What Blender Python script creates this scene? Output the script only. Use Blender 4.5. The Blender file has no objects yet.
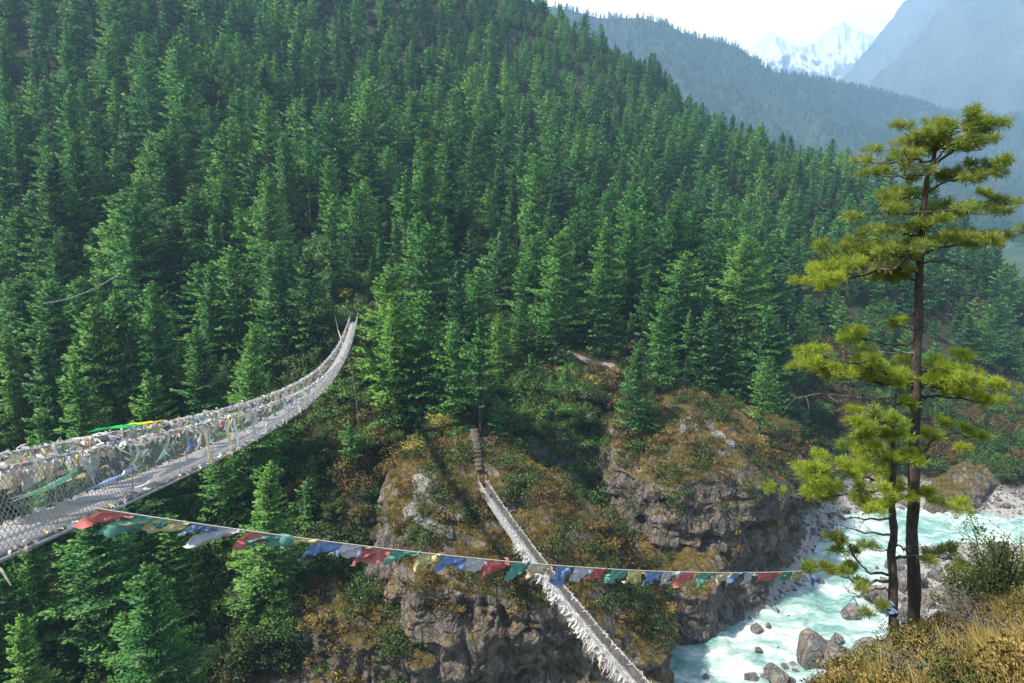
import bpy, math, random
import numpy as np
from mathutils import Vector, Matrix

# ------------------------------------------------------------------ camera, world, sun, exposure
scn = bpy.context.scene
COL = scn.collection
R = math.radians
FPX = 683.0
PITCH = R(11.7)
CAMZ = 60.0
cam_d = bpy.data.cameras.new("camera")
cam_d.sensor_width = 36.0
cam_d.lens = 36.0 * FPX / 1024.0
cam_d.clip_start = 0.1
cam_d.clip_end = 20000
cam = bpy.data.objects.new("camera", cam_d)
COL.objects.link(cam)
cam.location = (0, 0, CAMZ)
cam.rotation_euler = (R(90) - PITCH, 0, 0)
scn.camera = cam

SUN_EL, SUN_AZ = R(54), R(-112)          # azimuth from +Y towards +X
world = bpy.data.worlds.new("World")
scn.world = world
world.use_nodes = True
wt = world.node_tree
wt.nodes.clear()
W = wt.nodes.new
wo = W("ShaderNodeOutputWorld")
bg = W("ShaderNodeBackground")
sky = W("ShaderNodeTexSky")
sky.sky_type = 'NISHITA'
sky.sun_disc = False
sky.sun_elevation = SUN_EL
sky.sun_rotation = SUN_AZ
sky.altitude = 2800
tc = W("ShaderNodeTexCoord")
mp = W("ShaderNodeMapping"); mp.inputs['Scale'].default_value = (1, 1, 3.2)
nz = W("ShaderNodeTexNoise"); nz.inputs['Scale'].default_value = 2.3; nz.inputs['Detail'].default_value = 8
nz.inputs['Roughness'].default_value = 0.62
rp = W("ShaderNodeValToRGB")
rp.color_ramp.elements[0].position = 0.34; rp.color_ramp.elements[0].color = (0.72, 0.72, 0.72, 1)
rp.color_ramp.elements[1].position = 0.55; rp.color_ramp.elements[1].color = (1, 1, 1, 1)
mx = W("ShaderNodeMix"); mx.data_type = 'RGBA'
wt.links.new(tc.outputs['Generated'], mp.inputs['Vector'])
wt.links.new(mp.outputs[0], nz.inputs['Vector'])
wt.links.new(nz.outputs['Fac'], rp.inputs['Fac'])
# cloud is thickest and brightest up the valley, round the hidden part of the sky behind the peaks
dt = W("ShaderNodeVectorMath"); dt.operation = 'DOT_PRODUCT'; dt.inputs[1].default_value = (0.42, 0.87, 0.26)
wt.links.new(tc.outputs['Generated'], dt.inputs[0])
mr = W("ShaderNodeMapRange"); mr.inputs['From Min'].default_value = 0.75; mr.inputs['From Max'].default_value = 0.93
mr.inputs['To Min'].default_value = 0.22; mr.inputs['To Max'].default_value = 1.0
wt.links.new(dt.outputs['Value'], mr.inputs['Value'])
cm = W("ShaderNodeMath"); cm.operation = 'MULTIPLY'
wt.links.new(rp.outputs['Color'], cm.inputs[0]); wt.links.new(mr.outputs[0], cm.inputs[1])
wt.links.new(cm.outputs[0], mx.inputs['Factor'])
wt.links.new(sky.outputs['Color'], mx.inputs['A'])
mx.inputs['B'].default_value = (8.2, 7.9, 7.7, 1)      # thin bright cloud
wt.links.new(mx.outputs['Result'], bg.inputs['Color'])
bg.inputs['Strength'].default_value = 0.14
wt.links.new(bg.outputs[0], wo.inputs['Surface'])

sun_d = bpy.data.lights.new("sun", 'SUN')
sun_d.energy = 5.0
sun_d.angle = R(2.0)
sun_d.color = (1.0, 0.93, 0.80)
sun = bpy.data.objects.new("sun", sun_d)
COL.objects.link(sun)
sdir = Vector((math.sin(SUN_AZ) * math.cos(SUN_EL), math.cos(SUN_AZ) * math.cos(SUN_EL), math.sin(SUN_EL)))
sun.rotation_euler = sdir.to_track_quat('Z', 'Y').to_euler()
sun.location = (0, 0, 300)

scn.view_settings.view_transform = 'Standard'
scn.view_settings.look = 'None'
scn.view_settings.exposure = 1.15
scn.view_settings.gamma = 1
scn.cycles.volume_bounces = 1
scn.cycles.max_bounces = 6
scn.cycles.diffuse_bounces = 3
scn.cycles.transparent_max_bounces = 12
scn.cycles.use_denoising = True

# ------------------------------------------------------------------ helpers
CP, SP = math.cos(PITCH), math.sin(PITCH)


def P(px, py, Y):
    """world point that stands Y metres ahead of the camera on the ray through a photo pixel"""
    cx = (px - 512) / FPX
    cy = (341.5 - py) / FPX
    dy = CP + cy * SP
    dz = -SP + cy * CP
    s = Y / dy
    return np.array([cx * s, Y, CAMZ + dz * s])


def project(x, y, z):
    zz = np.asarray(z) - CAMZ
    d = y * CP - zz * SP
    u = y * SP + zz * CP
    d = np.where(np.abs(d) < 1e-6, 1e-6, d)
    return 512 + FPX * x / d, 341.5 - FPX * u / d, d


_rs = np.random.RandomState(7)
_perm = _rs.permutation(512).astype(np.int64)
_perm = np.concatenate([_perm, _perm, _perm])
_g3 = _rs.normal(size=(512, 3)); _g3 /= np.linalg.norm(_g3, axis=1)[:, None]


def pnoise(x, y, z=None):
    x = np.asarray(x, float); y = np.asarray(y, float)
    z = np.zeros_like(x) if z is None else np.asarray(z, float)
    xi = np.floor(x).astype(np.int64); yi = np.floor(y).astype(np.int64); zi = np.floor(z).astype(np.int64)
    xf, yf, zf = x - xi, y - yi, z - zi
    u, v, w = [t * t * t * (t * (t * 6 - 15) + 10) for t in (xf, yf, zf)]
    out = 0
    for dx in (0, 1):
        for dy in (0, 1):
            for dz in (0, 1):
                h = _perm[(_perm[(_perm[(xi + dx) & 511] + yi + dy) & 511] + zi + dz) & 511]
                g = _g3[h]
                n = g[..., 0] * (xf - dx) + g[..., 1] * (yf - dy) + g[..., 2] * (zf - dz)
                out = out + n * (u if dx else 1 - u) * (v if dy else 1 - v) * (w if dz else 1 - w)
    return out * 1.6


def fbm(x, y, z=None, o=4, gain=0.5):
    s, a, f = 0, 1.0, 1.0
    z = np.zeros_like(np.asarray(x, float)) if z is None else z
    for i in range(o):
        s = s + a * pnoise(x * f + i * 17.3, y * f + i * 9.1, z * f + i * 3.7)
        a *= gain; f *= 2.03
    return s


def ridged(x, y, z=None, o=4, gain=0.5):
    s, a, f = 0, 1.0, 1.0
    z = np.zeros_like(np.asarray(x, float)) if z is None else z
    for i in range(o):
        s = s + a * (1 - 2 * np.abs(pnoise(x * f + i * 7.3, y * f + i * 19.1, z * f + i * 5.7)))
        a *= gain; f *= 2.03
    return s


def tag(o, label=None, cat=None, group=None, kind=None):
    if label: o['label'] = label
    if cat: o['category'] = cat
    if group: o['group'] = group
    if kind: o['kind'] = kind
    return o


def link(o, parent=None):
    COL.objects.link(o)
    if parent is not None: o.parent = parent
    return o


def empty(name, loc=(0, 0, 0), rz=0.0):
    o = bpy.data.objects.new(name, None)
    o.empty_display_size = 0.2
    COL.objects.link(o)
    o.location = loc; o.rotation_euler = (0, 0, rz)
    return o


def np_mesh(name, V, F, mats=(), midx=None, smooth=False, uv=None, attrs=None, nrm=None):
    """V (n,3), F (m,k) with constant k, or list of such arrays"""
    me = bpy.data.meshes.new(name)
    V = np.asarray(V, np.float32)
    Fs = F if isinstance(F, (list, tuple)) else [F]
    Fs = [np.asarray(f, np.int32) for f in Fs if len(f)]
    me.vertices.add(len(V)); me.vertices.foreach_set('co', V.ravel())
    nl = sum(f.size for f in Fs); npoly = sum(len(f) for f in Fs)
    me.loops.add(nl); me.polygons.add(npoly)
    me.loops.foreach_set('vertex_index', np.concatenate([f.ravel() for f in Fs]))
    tot = np.concatenate([np.full(len(f), f.shape[1], np.int32) for f in Fs])
    st = np.concatenate([[0], np.cumsum(tot)[:-1]]).astype(np.int32)
    me.polygons.foreach_set('loop_start', st)
    me.polygons.foreach_set('loop_total', tot)
    for m in mats: me.materials.append(m)
    if midx is not None: me.polygons.foreach_set('material_index', np.asarray(midx, np.int32))
    if smooth: me.polygons.foreach_set('use_smooth', np.ones(npoly, bool))
    if uv is not None:
        l = me.uv_layers.new(name='UVMap')
        l.data.foreach_set('uv', np.asarray(uv, np.float32)[np.concatenate([f.ravel() for f in Fs])].ravel())
    if attrs:
        for k, v in attrs.items():
            a = me.attributes.new(k, 'FLOAT', 'POINT')
            a.data.foreach_set('value', np.asarray(v, np.float32))
    me.update(calc_edges=True)
    if nrm is not None:
        me.polygons.foreach_set('use_smooth', np.ones(npoly, bool))
        me.normals_split_custom_set_from_vertices(np.asarray(nrm, float).tolist())
    return me


def grid_faces(nu, nv, closed=False):
    """vertices laid out index = i*nv + j, i<nu, j<nv ; closed wraps j"""
    i = np.arange(nu - 1)[:, None]; j = np.arange(nv if closed else nv - 1)[None, :]
    j2 = (j + 1) % nv
    a = i * nv + j; b = i * nv + j2; c = (i + 1) * nv + j2; d = (i + 1) * nv + j
    return np.stack([a, b, c, d], -1).reshape(-1, 4)


class MB:
    """collects tubes, boxes, quads in one mesh"""
    def __init__(s): s.v = []; s.f4 = []; s.f3 = []; s.m4 = []; s.m3 = []; s.n = 0

    def add(s, V, F, m=0):
        V = np.asarray(V, float); F = np.asarray(F, int)
        if F.shape[1] == 4: s.f4.append(F + s.n); s.m4.append(np.full(len(F), m))
        else: s.f3.append(F + s.n); s.m3.append(np.full(len(F), m))
        s.v.append(V); s.n += len(V)

    def tube(s, pts, rad, sides=6, m=0, cap=True):
        pts = np.asarray(pts, float); n = len(pts)
        rad = np.full(n, rad) if np.isscalar(rad) else np.asarray(rad, float)
        T = np.gradient(pts, axis=0); T /= np.linalg.norm(T, axis=1)[:, None] + 1e-12
        up = np.array([0, 0, 1.0]) if abs(T[0, 2]) < .9 else np.array([1.0, 0, 0])
        N = np.cross(T, up); N /= np.linalg.norm(N, axis=1)[:, None] + 1e-12
        B = np.cross(T, N)
        a = np.linspace(0, 2 * math.pi, sides, endpoint=False)
        V = pts[:, None] + rad[:, None, None] * (np.cos(a)[None, :, None] * N[:, None] + np.sin(a)[None, :, None] * B[:, None])
        s.add(V.reshape(-1, 3), grid_faces(n, sides, True), m)
        if cap:
            for k in (0, n - 1):
                c = np.vstack([V[k], pts[k]])
                F = [[i, (i + 1) % sides, sides] for i in range(sides)]
                s.add(c, F, m)

    def box(s, c, sx, sy, sz, rz=0.0, m=0, jit=0.0):
        c = np.asarray(c, float)
        q = np.array([[x, y, z] for z in (-.5, .5) for x, y in ((-.5, -.5), (.5, -.5), (.5, .5), (-.5, .5))]) * [sx, sy, sz]
        if jit: q = q + np.random.uniform(-jit, jit, q.shape)
        cr, sr = math.cos(rz), math.sin(rz)
        q = np.stack([q[:, 0] * cr - q[:, 1] * sr, q[:, 0] * sr + q[:, 1] * cr, q[:, 2]], 1) + c
        s.add(q, [[3, 2, 1, 0], [4, 5, 6, 7], [0, 1, 5, 4], [1, 2, 6, 5], [2, 3, 7, 6], [3, 0, 4, 7]], m)

    def mesh(s, name, mats, smooth=False):
        V = np.vstack(s.v)
        Fs, M = [], []
        if s.f4: Fs.append(np.vstack(s.f4)); M.append(np.concatenate(s.m4))
        if s.f3: Fs.append(np.vstack(s.f3)); M.append(np.concatenate(s.m3))
        return np_mesh(name, V, Fs, mats, np.concatenate(M), smooth)

    def build(s, name, mats, parent=None, smooth=False):
        if not isinstance(mats, (list, tuple)): mats = [mats]
        return link(bpy.data.objects.new(name, s.mesh(name, mats, smooth)), parent)


# ------------------------------------------------------------------ materials
class NT:
    def __init__(s, name):
        s.m = bpy.data.materials.new(name); s.m.use_nodes = True
        s.t = s.m.node_tree; s.t.nodes.clear()
        s.out = s.t.nodes.new('ShaderNodeOutputMaterial')

    def n(s, typ, ins=None, **kw):
        nd = s.t.nodes.new(typ)
        for k, v in kw.items(): setattr(nd, k, v)
        for k, v in (ins or {}).items():
            if isinstance(v, bpy.types.NodeSocket): s.t.links.new(v, nd.inputs[k])
            else: nd.inputs[k].default_value = v
        return nd

    def noise(s, vec, scale, detail=4, rough=.55, dist=0):
        return s.n('ShaderNodeTexNoise', {'Vector': vec, 'Scale': scale, 'Detail': detail, 'Roughness': rough, 'Distortion': dist}).outputs['Fac']

    def ramp(s, fac, stops, interp='LINEAR'):
        r = s.n('ShaderNodeValToRGB', {'Fac': fac}); r.color_ramp.interpolation = interp
        e = r.color_ramp.elements
        while len(e) < len(stops): e.new(0.5)
        for el, (p, c) in zip(e, stops):
            el.position = p; el.color = (c, c, c, 1) if np.isscalar(c) else (*c[:3], 1)
        return r.outputs['Color']

    def mix(s, f, a, b, blend='MIX'):
        nd = s.n('ShaderNodeMix', data_type='RGBA', blend_type=blend)
        for k, v in (('Factor', f), ('A', a), ('B', b)):
            sock = [i for i in nd.inputs if i.name == k and (i.type == 'RGBA' or k == 'Factor' and i.type == 'VALUE')][0]
            if isinstance(v, bpy.types.NodeSocket): s.t.links.new(v, sock)
            else: sock.default_value = v if np.isscalar(v) else (*v[:3], 1)
        return [o for o in nd.outputs if o.type == 'RGBA'][0]

    def math(s, op, a, b=0.0, c=None):
        ins = {0: a, 1: b}
        if c is not None: ins[2] = c
        return s.n('ShaderNodeMath', ins, operation=op).outputs[0]

    def pos(s): return s.n('ShaderNodeNewGeometry').outputs['Position']

    def scaled(s, vec, sc):
        return s.n('ShaderNodeMapping', {'Vector': vec, 'Scale': sc}).outputs[0]

    def principled(s, col, rough=.8, spec=.3, bump=None, bstr=.5, bdist=.1, **kw):
        ins = {'Base Color': col if isinstance(col, bpy.types.NodeSocket) else (*col[:3], 1), 'Roughness': rough, 'Specular IOR Level': spec}
        ins.update(kw)
        if bump is not None:
            ins['Normal'] = s.n('ShaderNodeBump', {'Height': bump, 'Strength': bstr, 'Distance': bdist}).outputs[0]
        b = s.n('ShaderNodeBsdfPrincipled', ins)
        return b.outputs[0]

    def done(s, sh):
        s.t.links.new(sh, s.out.inputs['Surface']); return s.m


def leaf_mat(name, c_dark, c_mid, c_light, trans=.3, tip=(0, 0, 0), rnd=1.0, scale=.25, tr_col=None, bigs=.013):
    t = NT(name)
    oi = t.n('ShaderNodeObjectInfo')
    fac = t.noise(t.pos(), scale, 3)
    big = t.noise(t.pos(), bigs, 3)
    f = t.math('ADD', t.math('MULTIPLY', oi.outputs['Random'], .56 * rnd), t.math('MULTIPLY', fac, .5))
    f = t.math('ADD', f, t.math('MULTIPLY_ADD', big, 1.0, -.57))
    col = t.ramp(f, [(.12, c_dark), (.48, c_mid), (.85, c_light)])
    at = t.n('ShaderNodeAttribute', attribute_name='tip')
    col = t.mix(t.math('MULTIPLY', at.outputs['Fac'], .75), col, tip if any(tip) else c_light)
    d = t.n('ShaderNodeBsdfDiffuse', {'Color': col})
    tcx = col if tr_col is None else t.mix(.5, col, tr_col)
    tr = t.n('ShaderNodeBsdfTranslucent', {'Color': tcx})
    g = t.n('ShaderNodeBsdfGlossy', {'Roughness': .55, 'Color': (.6, .65, .6, 1)})
    m1 = t.n('ShaderNodeMixShader', {0: trans, 1: d.outputs[0], 2: tr.outputs[0]})
    m2 = t.n('ShaderNodeMixShader', {0: .035, 1: m1.outputs[0], 2: g.outputs[0]})
    return t.done(m2.outputs[0])


def simple(name, col, rough=.8, spec=.3, var=.25, scale=8, **kw):
    t = NT(name)
    c = np.array(col)
    f = t.noise(t.pos(), scale, 4)
    cc = t.ramp(f, [(.3, tuple(c * (1 - var))), (.7, tuple(np.minimum(c * (1 + var), 1)))])
    return t.done(t.principled(cc, rough, spec, f, .3, .02, **kw))


M = {}
M['needles'] = leaf_mat('conifer_needles', (.018, .080, .020), (.046, .185, .036), (.135, .29, .045), .35, (.20, .35, .05))
M['needles_dark'] = leaf_mat('dark_needles', (.018, .06, .022), (.030, .125, .040), (.065, .175, .045), .25, (.075, .15, .045))
M['needles_near'] = leaf_mat('near_pine_needles', (.085, .17, .02), (.17, .29, .026), (.31, .40, .035), .5, (.46, .50, .05), scale=1.3, rnd=.3, tr_col=(.6, .62, .03))
M['needles_top'] = leaf_mat('top_pine_needles', (.055, .12, .022), (.12, .215, .03), (.24, .31, .04), .45, (.38, .38, .06), scale=1.3, rnd=.3, tr_col=(.35, .42, .04))
M['shrub'] = leaf_mat('shrub_leaves', (.014, .036, .010), (.032, .068, .016), (.08, .12, .026), .25, (.10, .145, .03))
M['shrub_fresh'] = leaf_mat('fresh_shrub_leaves', (.035, .10, .02), (.06, .17, .03), (.12, .23, .04), .3, (.14, .26, .05))
M['shrub_brown'] = leaf_mat('autumn_shrub_leaves', (.04, .032, .012), (.09, .062, .02), (.17, .11, .03), .25, (.2, .14, .04), bigs=.1)
M['shrub_yellow'] = leaf_mat('yellow_shrub_leaves', (.10, .11, .02), (.22, .22, .04), (.36, .33, .06), .35, (.42, .38, .08))
M['shrub_grey'] = leaf_mat('grey_shrub_leaves', (.05, .042, .04), (.10, .088, .085), (.16, .14, .13), .1, (.2, .17, .15))
M['grass'] = leaf_mat('golden_grass', (.07, .052, .014), (.21, .145, .032), (.38, .27, .065), .3, (.4, .3, .1), scale=.9, bigs=.22)
M['grass_green'] = leaf_mat('olive_grass', (.05, .055, .014), (.11, .11, .025), (.22, .19, .04), .3, (.25, .22, .06), scale=.9, bigs=.2)


def bark_mat(name, a, b):
    t = NT(name)
    p = t.pos()
    f = t.noise(t.scaled(p, (1, 1, .3)), 22, 5, .65)
    col = t.ramp(f, [(.3, a), (.7, b)])
    return t.done(t.principled(col, .9, .2, f, .9, .03))


M['bark'] = bark_mat('bark', (.024, .018, .014), (.10, .072, .055))
M['bark_pine'] = bark_mat('pine_bark', (.034, .026, .021), (.13, .10, .078))
M['bark_grey'] = bark_mat('grey_bark', (.08, .07, .06), (.26, .23, .2))


def rock_mat(name, base_a, base_b, grass=True, streak=.5, lichen=.2, grass_lo=.66, gcol=((.05, .038, .014), (.13, .088, .025), (.05, .062, .016))):
    t = NT(name)
    p = t.pos()
    n1 = t.noise(p, .35, 6, .62)
    n2 = t.noise(t.scaled(p, (1, 1, .35)), 1.4, 6, .65, .6)
    col = t.ramp(t.mix(.5, n1, n2), [(.33, base_a), (.62, base_b)])
    # dark water streaks running down the face
    st = t.noise(t.scaled(p, (1, 1, .07)), .75, 5, .6)
    col = t.mix(t.math('MULTIPLY', t.ramp(st, [(.50, 0), (.60, 1)]), streak), col, (.035, .031, .028))
    # ochre stains
    oc = t.noise(t.scaled(p, (1, 1, .25)), .5, 4, .6)
    col = t.mix(t.math('MULTIPLY', t.ramp(oc, [(.56, 0), (.66, 1)]), .5), col, (.26, .17, .09))
    li = t.noise(p, 2.3, 6, .7)
    col = t.mix(t.math('MULTIPLY', t.ramp(li, [(.58, 0), (.66, 1)]), lichen), col, (.5, .48, .45))
    cr = t.n('ShaderNodeTexVoronoi', {'Vector': t.scaled(t.n('ShaderNodeVectorMath', {0: p, 1: t.n('ShaderNodeTexNoise', {'Vector': p, 'Scale': .6}).outputs['Color']}, operation='ADD').outputs[0], (1, 1, .6)), 'Scale': .42},
             feature='DISTANCE_TO_EDGE').outputs['Distance']
    cr2 = t.n('ShaderNodeTexVoronoi', {'Vector': t.scaled(t.n('ShaderNodeVectorMath', {0: p, 1: t.n('ShaderNodeTexNoise', {'Vector': p, 'Scale': 1.3}).outputs['Color']}, operation='ADD').outputs[0], (1, 1, .4)), 'Scale': 1.15},
              feature='DISTANCE_TO_EDGE').outputs['Distance']
    crk = t.math('MINIMUM', t.ramp(cr, [(.0, 0), (.05, 1)]), t.math('MULTIPLY_ADD', t.ramp(cr2, [(.0, 0), (.06, 1)]), .6, .4))
    col = t.mix(t.math('MULTIPLY', t.math('SUBTRACT', 1.0, crk), .45), col, (.03, .026, .022))
    if grass:
        nrm = t.n('ShaderNodeNewGeometry').outputs['Normal']
        nz_ = t.n('ShaderNodeSeparateXYZ', {0: nrm}).outputs['Z']
        f = t.math('ADD', nz_, t.math('MULTIPLY_ADD', t.noise(p, .55, 5, .65), 1.1, -.55))
        gm = t.ramp(f, [(grass_lo, 0), (grass_lo + .12, 1)])
        gc = t.ramp(t.noise(p, .8, 5, .6), [(.3, gcol[0]), (.5, gcol[1]), (.68, gcol[2])])
        col = t.mix(gm, col, gc)
    h = t.math('ADD', t.math('MULTIPLY', n2, .8), t.math('MULTIPLY', crk, .5))
    h = t.math('ADD', h, t.math('MULTIPLY', t.noise(p, 5, 5, .7), .3))
    return t.done(t.principled(col, .88, .25, h, 1.0, .5))


M['rock'] = rock_mat('cliff_rock', (.07, .058, .05), (.23, .195, .165))
M['boulder'] = rock_mat('boulder_rock', (.085, .08, .077), (.25, .235, .22), grass=False, streak=.15, lichen=.3)


def terrain_mat():
    t = NT('forest_floor')
    p = t.pos()
    sep = t.n('ShaderNodeSeparateXYZ', {0: p})
    n1 = t.noise(p, .09, 6, .6)
    n2 = t.noise(p, .7, 6, .65)
    soil = t.ramp(t.mix(.5, n1, n2), [(.34, (.014, .017, .009)), (.5, (.034, .034, .015)), (.64, (.06, .046, .022))])
    # rock on the steep ground
    nzv = t.n('ShaderNodeSeparateXYZ', {0: t.n('ShaderNodeNewGeometry').outputs['Normal']}).outputs['Z']
    f = t.math('ADD', nzv, t.math('MULTIPLY_ADD', n2, .5, -.25))
    rk = t.ramp(f, [(.5, 1), (.66, 0)])
    rn = t.noise(t.scaled(p, (1, 1, .4)), 1.1, 6, .65, .5)
    rcol = t.ramp(rn, [(.33, (.035, .03, .026)), (.65, (.16, .14, .125))])
    col = t.mix(rk, soil, rcol)
    # gravel by the water
    g = t.ramp(t.math('ADD', sep.outputs['Z'], t.math('MULTIPLY', n2, 1.5)), [(.0, 0), (1, 1)])
    gr = t.n('ShaderNodeTexVoronoi', {'Vector': p, 'Scale': 2.2}, feature='F1').outputs['Color']
    grc = t.mix(.65, t.ramp(t.n('ShaderNodeSeparateXYZ', {0: gr}).outputs['X'], [(0, (.13, .12, .11)), (1, (.4, .38, .36))]), (.28, .26, .24))
    zf = t.n('ShaderNodeMapRange', {'Value': t.math('ADD', sep.outputs['Z'], t.math('MULTIPLY_ADD', n2, 3, -1.5)), 'From Min': 2.2, 'From Max': 3.6}).outputs[0]
    col = t.mix(zf, grc, col)
    # far hills: green cover
    dist = t.n('ShaderNodeVectorMath', {0: p}, operation='LENGTH').outputs['Value']
    ff = t.n('ShaderNodeMapRange', {'Value': dist, 'From Min': 380, 'From Max': 520}).outputs[0]
    fg = t.ramp(t.noise(p, .02, 6, .7), [(.35, (.02, .04, .02)), (.65, (.05, .08, .035))])
    col = t.mix(ff, col, fg)
    h = t.math('ADD', t.math('MULTIPLY', n2, .7), t.math('MULTIPLY', rn, .5))
    return t.done(t.principled(col, .95, .15, h, .9, .5))


M['terrain'] = terrain_mat()
# ------------------------------------------------------------------ ground surface
# control points of the bare ground: photo pixel + distance, or plan coordinates
_cp = [  # px, py, Y
    # left-hand slope
    (-250, 720, 70), (-250, 500, 95), (-250, 250, 150), (-250, 60, 215),
    (0, 760, 60), (170, 735, 64), (330, 740, 66), (0, 520, 85), (100, 540, 85), (170, 480, 96), (270, 520, 88), (370, 600, 78), (320, 560, 84),
    (60, 420, 108), (150, 400, 114), (250, 400, 112), (340, 400, 104), (330, 345, 115), (355, 322, 121), (400, 400, 108), (380, 340, 121), (400, 440, 98), (380, 480, 92),
    (0, 330, 130), (100, 270, 148), (200, 350, 130), (250, 290, 142), (350, 290, 138), (0, 180, 175), (100, 160, 188), (200, 200, 175), (350, 240, 162), (100, 55, 240),
    (0, 30, 245), (0, -60, 300), (100, -60, 320), (200, 80, 240), (350, 150, 220), (350, 55, 290), (200, -40, 330), (350, -60, 400), (460, -45, 450),
    # middle
    (430, 370, 117), (500, 400, 110), (470, 440, 97), (560, 430, 106), (560, 350, 134), (610, 365, 131), (640, 385, 121), (450, 320, 138), (500, 250, 180), (500, 150, 260), (500, 50, 340), (620, 300, 163),
    (650, 210, 232), (700, 330, 150), (750, 340, 158), (750, 240, 245), (600, 120, 320), (550, 300, 160),
    # ridge line
    (540, 20, 430), (600, 50, 405), (650, 88, 382), (690, 122, 356), (740, 145, 333), (790, 172, 310), (860, 192, 287), (900, 205, 282), (950, 240, 278), (985, 285, 268), (1010, 325, 262), (1024, 352, 258),
    # right side above the river
    (830, 413, 149), (800, 405, 150), (870, 412, 150), (830, 320, 192), (830, 240, 240), (900, 300, 215), (900, 400, 163), (950, 400, 172), (960, 435, 148), (1000, 453, 141), (1060, 455, 141), (1000, 400, 176),
    (1000, 362, 212), (880, 440, 143), (850, 470, 137), (800, 440, 128), (820, 470, 130), (900, 478, 135), (960, 485, 131), (1010, 478, 131),
]
_cw = [  # x, y, z
    # behind the ridge
    (20, 560, 120), (90, 520, 75), (160, 450, 42), (240, 400, 15), (60, 700, 30), (-100, 620, 210), (-300, 560, 240), (-330, 330, 170), (-420, 150, 90), (300, 330, -8), (250, 250, -5), (320, 240, -2),
    (-100, 800, 120), (-420, 700, 280), (200, 620, 8), (360, 520, 0), (0, 1000, 60), (-600, 500, 250), (-600, 900, 260), (300, 900, 10), (600, 600, 10), (700, 200, 30), (500, 100, 40), (-600, 0, 60),
    # river bed
    (22, 62, -2.4), (24, 70, -2.2), (27, 78, -2.2), (30, 70, -2.4), (36, 84, -2.2), (44, 93, -2.2), (44, 84, -2.2), (50, 90, -2.2), (52, 103, -2.2), (57, 106, -2.0), (62, 112, -2.2), (66, 121, -2.2), (76, 117, -2.2),
    (92, 117, -2.2), (105, 116, -2), (120, 112, -2.2), (88, 125, .9), (72, 125, .7), (104, 123, .9), (60, 97, 1.0), (68, 103, 1.2), (72, 109, .9), (81, 110, 1.0), (91, 109, 1.0), (100, 107, 1.2), (78, 104, 1.4), (66, 94, 1.6), (88, 105, 1.2), (56, 92, .8), (150, 105, -2.3), (200, 100, -2.3), (12, 55, -2.2), (0, 52, -2), (-14, 56, -1), (4, 62, -2), (-10, 63, -1), (20, 74, -1.6),
    # bars and banks on the right
    (34, 62, 1.4), (40, 70, 1.0), (48, 78, .7), (58, 84, 1.0), (66, 90, 1.0), (76, 96, 1.1), (88, 97, 1.4), (60, 74, 2.6), (74, 82, 3.0), (95, 84, 4), (108, 92, 2), (130, 95, 1.8), (104, 126, .9), (88, 127, .8), (76, 128, .8), (120, 125, 1.2),
    (150, 120, 1.5), (160, 128, 4), (170, 150, 4), (70, 127, .6),
    # under the two outcrops
    (-8, 76, 2), (2, 76, 2), (12, 76, -.5), (20, 84, .5), (24, 96, 5), (0, 88, 12), (8, 92, 10), (-6, 96, 20), (-14, 86, 9), (14, 97, 9), (12, 103, 13), (28, 100, 7), (36, 98, 5), (46, 104, 3), (30, 112, 15), (44, 114, 7), (54, 118, 3), (58, 130, 5),
    (66, 136, 3), (-20, 76, 5), (-26, 70, 1), (-14, 68, -1.5),
    # near bank: the shoulder the camera stands on
    (0, 0, 58.3), (-6, -3, 58.8), (4, 2.6, 57.0), (0, 2.6, 55.8), (-3, 3, 55), (-10, 3, 52), (-16, 0, 54), (0, -12, 61), (20, -10, 60), (-20, -14, 62), (60, -10, 62), (0, -60, 85), (120, -60, 90), (-120, -60, 80), (-60, -6, 56),
    (0, 7, 48), (-8, 8, 46), (-20, 10, 42), (0, 20, 32), (-30, 25, 28), (12, 24, 28), (30, 25, 33), (4, 40, 14), (-25, 45, 12), (22, 42, 15), (44, 42, 18), (70, 50, 20), (110, 50, 22), (160, 60, 24), (-60, 40, 18), (-60, 68, 6), (20, 25.5, 24.5),
    (-90, 60, 10), (-130, 60, 20), (-150, 30, 40), (30, 50, 8), (50, 58, 8), (10, 50, 3), (-10, 48, 4), (-5, 12, 40),
]
_near = [(1024, 690, 5.3), (900, 700, 6.6), (1100, 690, 5.2), (815, 700, 9.0), (850, 668, 11.5), (890, 648, 13.2), (915, 641, 14.2), (950, 636, 15.0), (985, 622, 17.0), (1024, 615, 18.5), (1100, 605, 20), (960, 665, 10), (1024, 655, 10.5), (1150, 650, 10), (1200, 640, 18), (1200, 700, 5)]
CT = [P(*c) for c in _cp] + [np.array(c, float) for c in _cw] + [P(*c) for c in _near]
# the bank drops away beyond its crest
for (px, py, Y) in [(815, 700, 9.0), (850, 668, 11.5), (890, 648, 13.2), (915, 641, 14.2), (950, 636, 15.0), (985, 622, 17.0), (1024, 615, 18.5), (1100, 605, 20)]:
    q = P(px, py, Y)
    CT.append(q + np.array([.6, 3.2, -4.2])); CT.append(q + np.array([0.4, 8, -14]))
for (px, py, Y) in [(815, 700, 9.0), (850, 690, 7.5)]:
    q = P(px, py, Y)
    CT.append(q + np.array([-3, 0.8, -5.5]))
CT = np.array(CT)


def rbf_fit(C, smooth):
    x = C[:, :2]; n = len(C)
    D = np.linalg.norm(x[:, None] - x[None], axis=2)
    A = np.zeros((n + 3, n + 3)); A[:n, :n] = D - np.eye(n) * smooth
    A[:n, n] = 1; A[:n, n + 1:] = x; A[n, :n] = 1; A[n + 1:, :n] = x.T
    w = np.linalg.solve(A, np.concatenate([C[:, 2], [0, 0, 0]]))
    return x, w


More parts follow.
